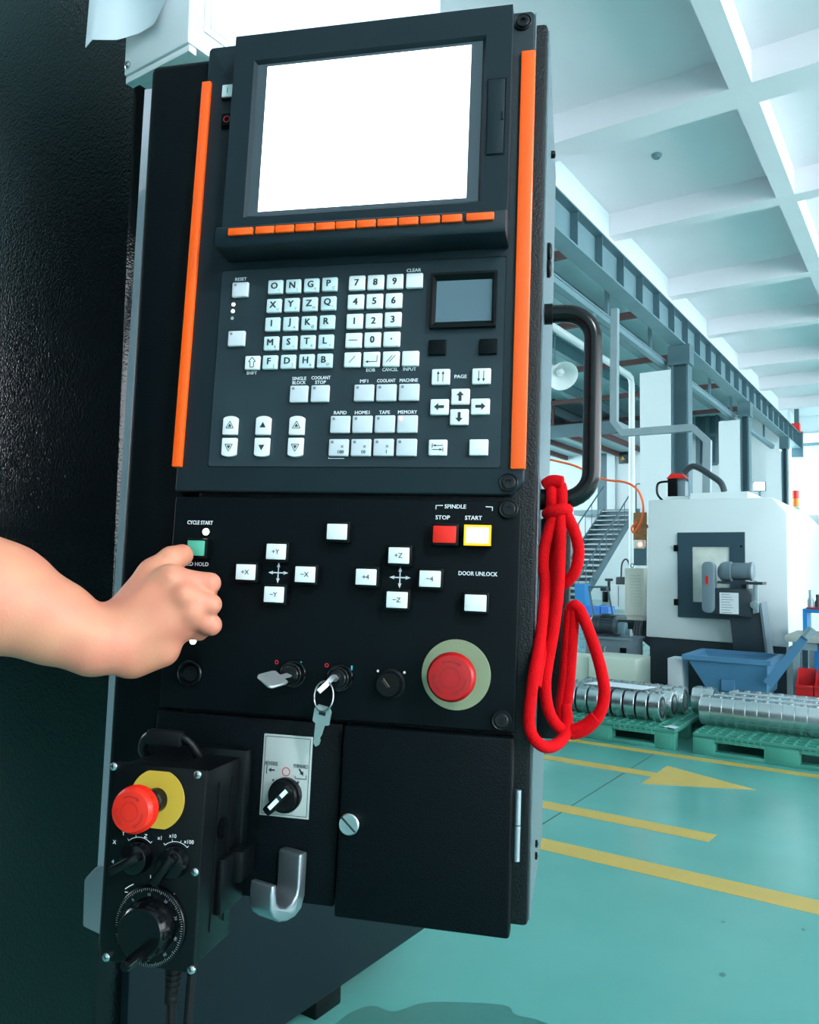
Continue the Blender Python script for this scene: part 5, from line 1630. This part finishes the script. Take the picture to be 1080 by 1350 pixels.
# ================================================================== THE HAND
def surface_nets(F, org, h):
    """F: 3D field (negative inside)."""
    nx, ny, nz = F.shape
    ins = F < 0
    acc = np.zeros((nx - 1, ny - 1, nz - 1, 3)); cnt = np.zeros((nx - 1, ny - 1, nz - 1))
    cor = [(i, j, k) for i in (0, 1) for j in (0, 1) for k in (0, 1)]
    for a in range(8):
        for b in range(a + 1, 8):
            ca, cb = cor[a], cor[b]
            if sum(abs(ca[q] - cb[q]) for q in range(3)) != 1: continue
            sa = F[ca[0]:nx - 1 + ca[0], ca[1]:ny - 1 + ca[1], ca[2]:nz - 1 + ca[2]]
            sb = F[cb[0]:nx - 1 + cb[0], cb[1]:ny - 1 + cb[1], cb[2]:nz - 1 + cb[2]]
            m = (sa < 0) != (sb < 0)
            t = np.where(m, sa / np.where(m, sa - sb, 1), 0)
            for q in range(3):
                acc[..., q] += np.where(m, ca[q] + t * (cb[q] - ca[q]), 0)
            cnt += m
    act = cnt > 0
    idx = -np.ones(cnt.shape, int)
    idx[act] = np.arange(act.sum())
    I = np.argwhere(act)
    V = org + h * (I + acc[act] / cnt[act][:, None])
    faces = []
    for ax in range(3):
        sl0 = [slice(1, -1)] * 3; sl1 = [slice(1, -1)] * 3
        sl0[ax] = slice(0, -1); sl1[ax] = slice(1, None)
        A_ = ins[tuple(sl0)]; B2 = ins[tuple(sl1)]
        for flip, m in ((False, A_ & ~B2), (True, ~A_ & B2)):
            loc = np.argwhere(m)
            if not len(loc): continue
            base = loc.copy()
            for q in range(3):
                if q != ax: base[:, q] += 1
            u_, v_ = (ax + 1) % 3, (ax + 2) % 3
            def off(du, dv):
                c = base.copy(); c[:, u_] -= du; c[:, v_] -= dv
                return idx[c[:, 0], c[:, 1], c[:, 2]]
            quad = np.stack([off(0, 0), off(1, 0), off(1, 1), off(0, 1)], 1)
            if flip: quad = quad[:, ::-1]
            faces.append(quad)
    return V, np.concatenate(faces)


def hp_(x, y, d, r):
    v = P.p3(x, y, d / 1000)
    return np.array([v.x, v.y, v.z]), r / 1000


def seg_sdf(G, a, ra, b, rb):
    ab = b - a
    t = np.clip(((G - a) @ ab) / (ab @ ab), 0, 1)
    d = np.linalg.norm(G - a - t[..., None] * ab, axis=-1)
    return d - (ra + (rb - ra) * t)


def smin(a, b, k):
    h = np.clip(.5 + .5 * (b - a) / k, 0, 1)
    return b + (a - b) * h - k * h * (1 - h)


def chain(G, pts, k=.004):
    f = None
    for p_, q_ in zip(pts[:-1], pts[1:]):
        s_ = seg_sdf(G, p_[0], p_[1], q_[0], q_[1])
        f = s_ if f is None else smin(f, s_, k)
    return f


def hand_field(G):
    H = hp_
    arm = chain(G, [H(-150, 728, 150, 50), H(0, 789, 108, 44.5), H(70, 820, 92, 33.5), H(125, 846, 80, 26.5), H(152, 848, 74, 24)], .012)
    palm = arm
    for pts in ([H(162, 822, 70, 17), H(224, 762, 60, 11.5)], [H(168, 838, 70, 19), H(242, 783, 62, 11.5)], [H(170, 852, 66, 19), H(253, 806, 56, 11)], [H(172, 864, 60, 17), H(243, 826, 48, 10)]):
        palm = smin(palm, chain(G, pts), .010)
    palm = smin(palm, chain(G, [H(180, 868, 56, 14), H(215, 858, 50, 14)]), .012)
    palm = smin(palm, chain(G, [H(160, 815, 58, 17), H(203, 757, 45, 14)]), .012)
    palm = smin(palm, chain(G, [H(190, 790, 52, 13), H(216, 766, 44, 11)]), .010)
    thumb = chain(G, [H(203, 757, 44, 13.4), H(226, 738, 36, 11.6), H(240, 732, 24.5, 10.4)], .004)
    f = smin(palm, thumb, .006)
    fingers = [[H(224, 763, 60, 10.6), H(277, 769, 47, 9.0), H(273, 781, 22, 8.6), H(250, 790, 14, 8)],
               [H(242, 785, 62, 10.6), H(278, 797, 51, 9.0), H(268, 806, 27, 8.6), H(248, 808, 18, 8)],
               [H(252, 806, 56, 10.2), H(278.5, 824, 45, 8.8), H(266, 828, 23, 8), H(250, 828, 16, 7.5)],
               [H(244, 826, 46, 9.8), H(263, 833, 31, 7.4), H(255, 833, 18, 7), H(243, 831, 14, 7)]]
    ff = None
    for c_ in fingers:
        s_ = chain(G, c_, .003)
        ff = s_ if ff is None else smin(ff, s_, .0012)
    f = smin(f, ff, .008)
    # knuckles
    for x, y, d, r in ((227, 763, 65, 8), (244, 785, 68, 8), (254, 806, 61, 7.5)):
        c_, r_ = H(x, y, d, r)
        f = smin(f, np.linalg.norm(G - c_, axis=-1) - r_, .006)
    return f


def field_mesh(fn, lo, hi, h):
    ax = [np.arange(lo[q], hi[q] + h, h) for q in range(3)]
    G = np.stack(np.meshgrid(*ax, indexing='ij'), -1)
    return surface_nets(fn(G.astype(np.float32)), np.array(lo), h)


lo = np.array([-.62, -.30, -.002]); hi = np.array([-.055, .04, .215])
V, Fq = field_mesh(hand_field, lo, hi, .0021)
me = bpy.data.meshes.new('forearm_and_hand')
me.from_pydata(V.tolist(), [], Fq.tolist())
bm = bmesh.new(); bm.from_mesh(me)
for _ in range(2):
    bmesh.ops.smooth_vert(bm, verts=bm.verts, factor=.5, use_axis_x=True, use_axis_y=True, use_axis_z=True)
bmesh.ops.recalc_face_normals(bm, faces=bm.faces)
bm.to_mesh(me); bm.free()
me.polygons.foreach_set('use_smooth', [True] * len(me.polygons))
me.materials.append(MATS['skin'])
person = link('person', me)
person.matrix_world = P.M
el = P.p3(-150, 728, .150)
shd = el + Vector((-.13, .10, .26))
ua = smooth_path([el + Vector((.06, -.025, -.03)), el, el + Vector((-.035, .012, .03)), el * .5 + shd * .5, shd], 6)
nU = len(ua)
b = MB().tube(ua, [.042 + .010 * min(1, k / 8) for k in range(nU)], 24)
bm2 = bmesh.new(); bm2.from_mesh(me)
vv = [bm2.verts.new(p_) for p_ in b.v]
for f_ in b.f:
    q_ = bm2.faces.new([vv[i_] for i_ in f_]); q_.smooth = True
bm2.to_mesh(me); bm2.free()
sl_ = ua[int(nU * .62):]
dv_ = (sl_[-1] - sl_[-2]).normalized()
rs_ = [.060 + .006 * k / len(sl_) for k in range(len(sl_))]
for st_, rr_ in ((.03, .066), (.055, .058), (.072, .040), (.080, .012)):
    sl_.append(shd + dv_ * st_); rs_.append(rr_)
MB().tube(sl_, rs_, 24).build('sleeve', 'machine_dark', person, sharp=60)
tag(person, 'bare forearm and hand reaching in, thumb pressing the green button', 'person')
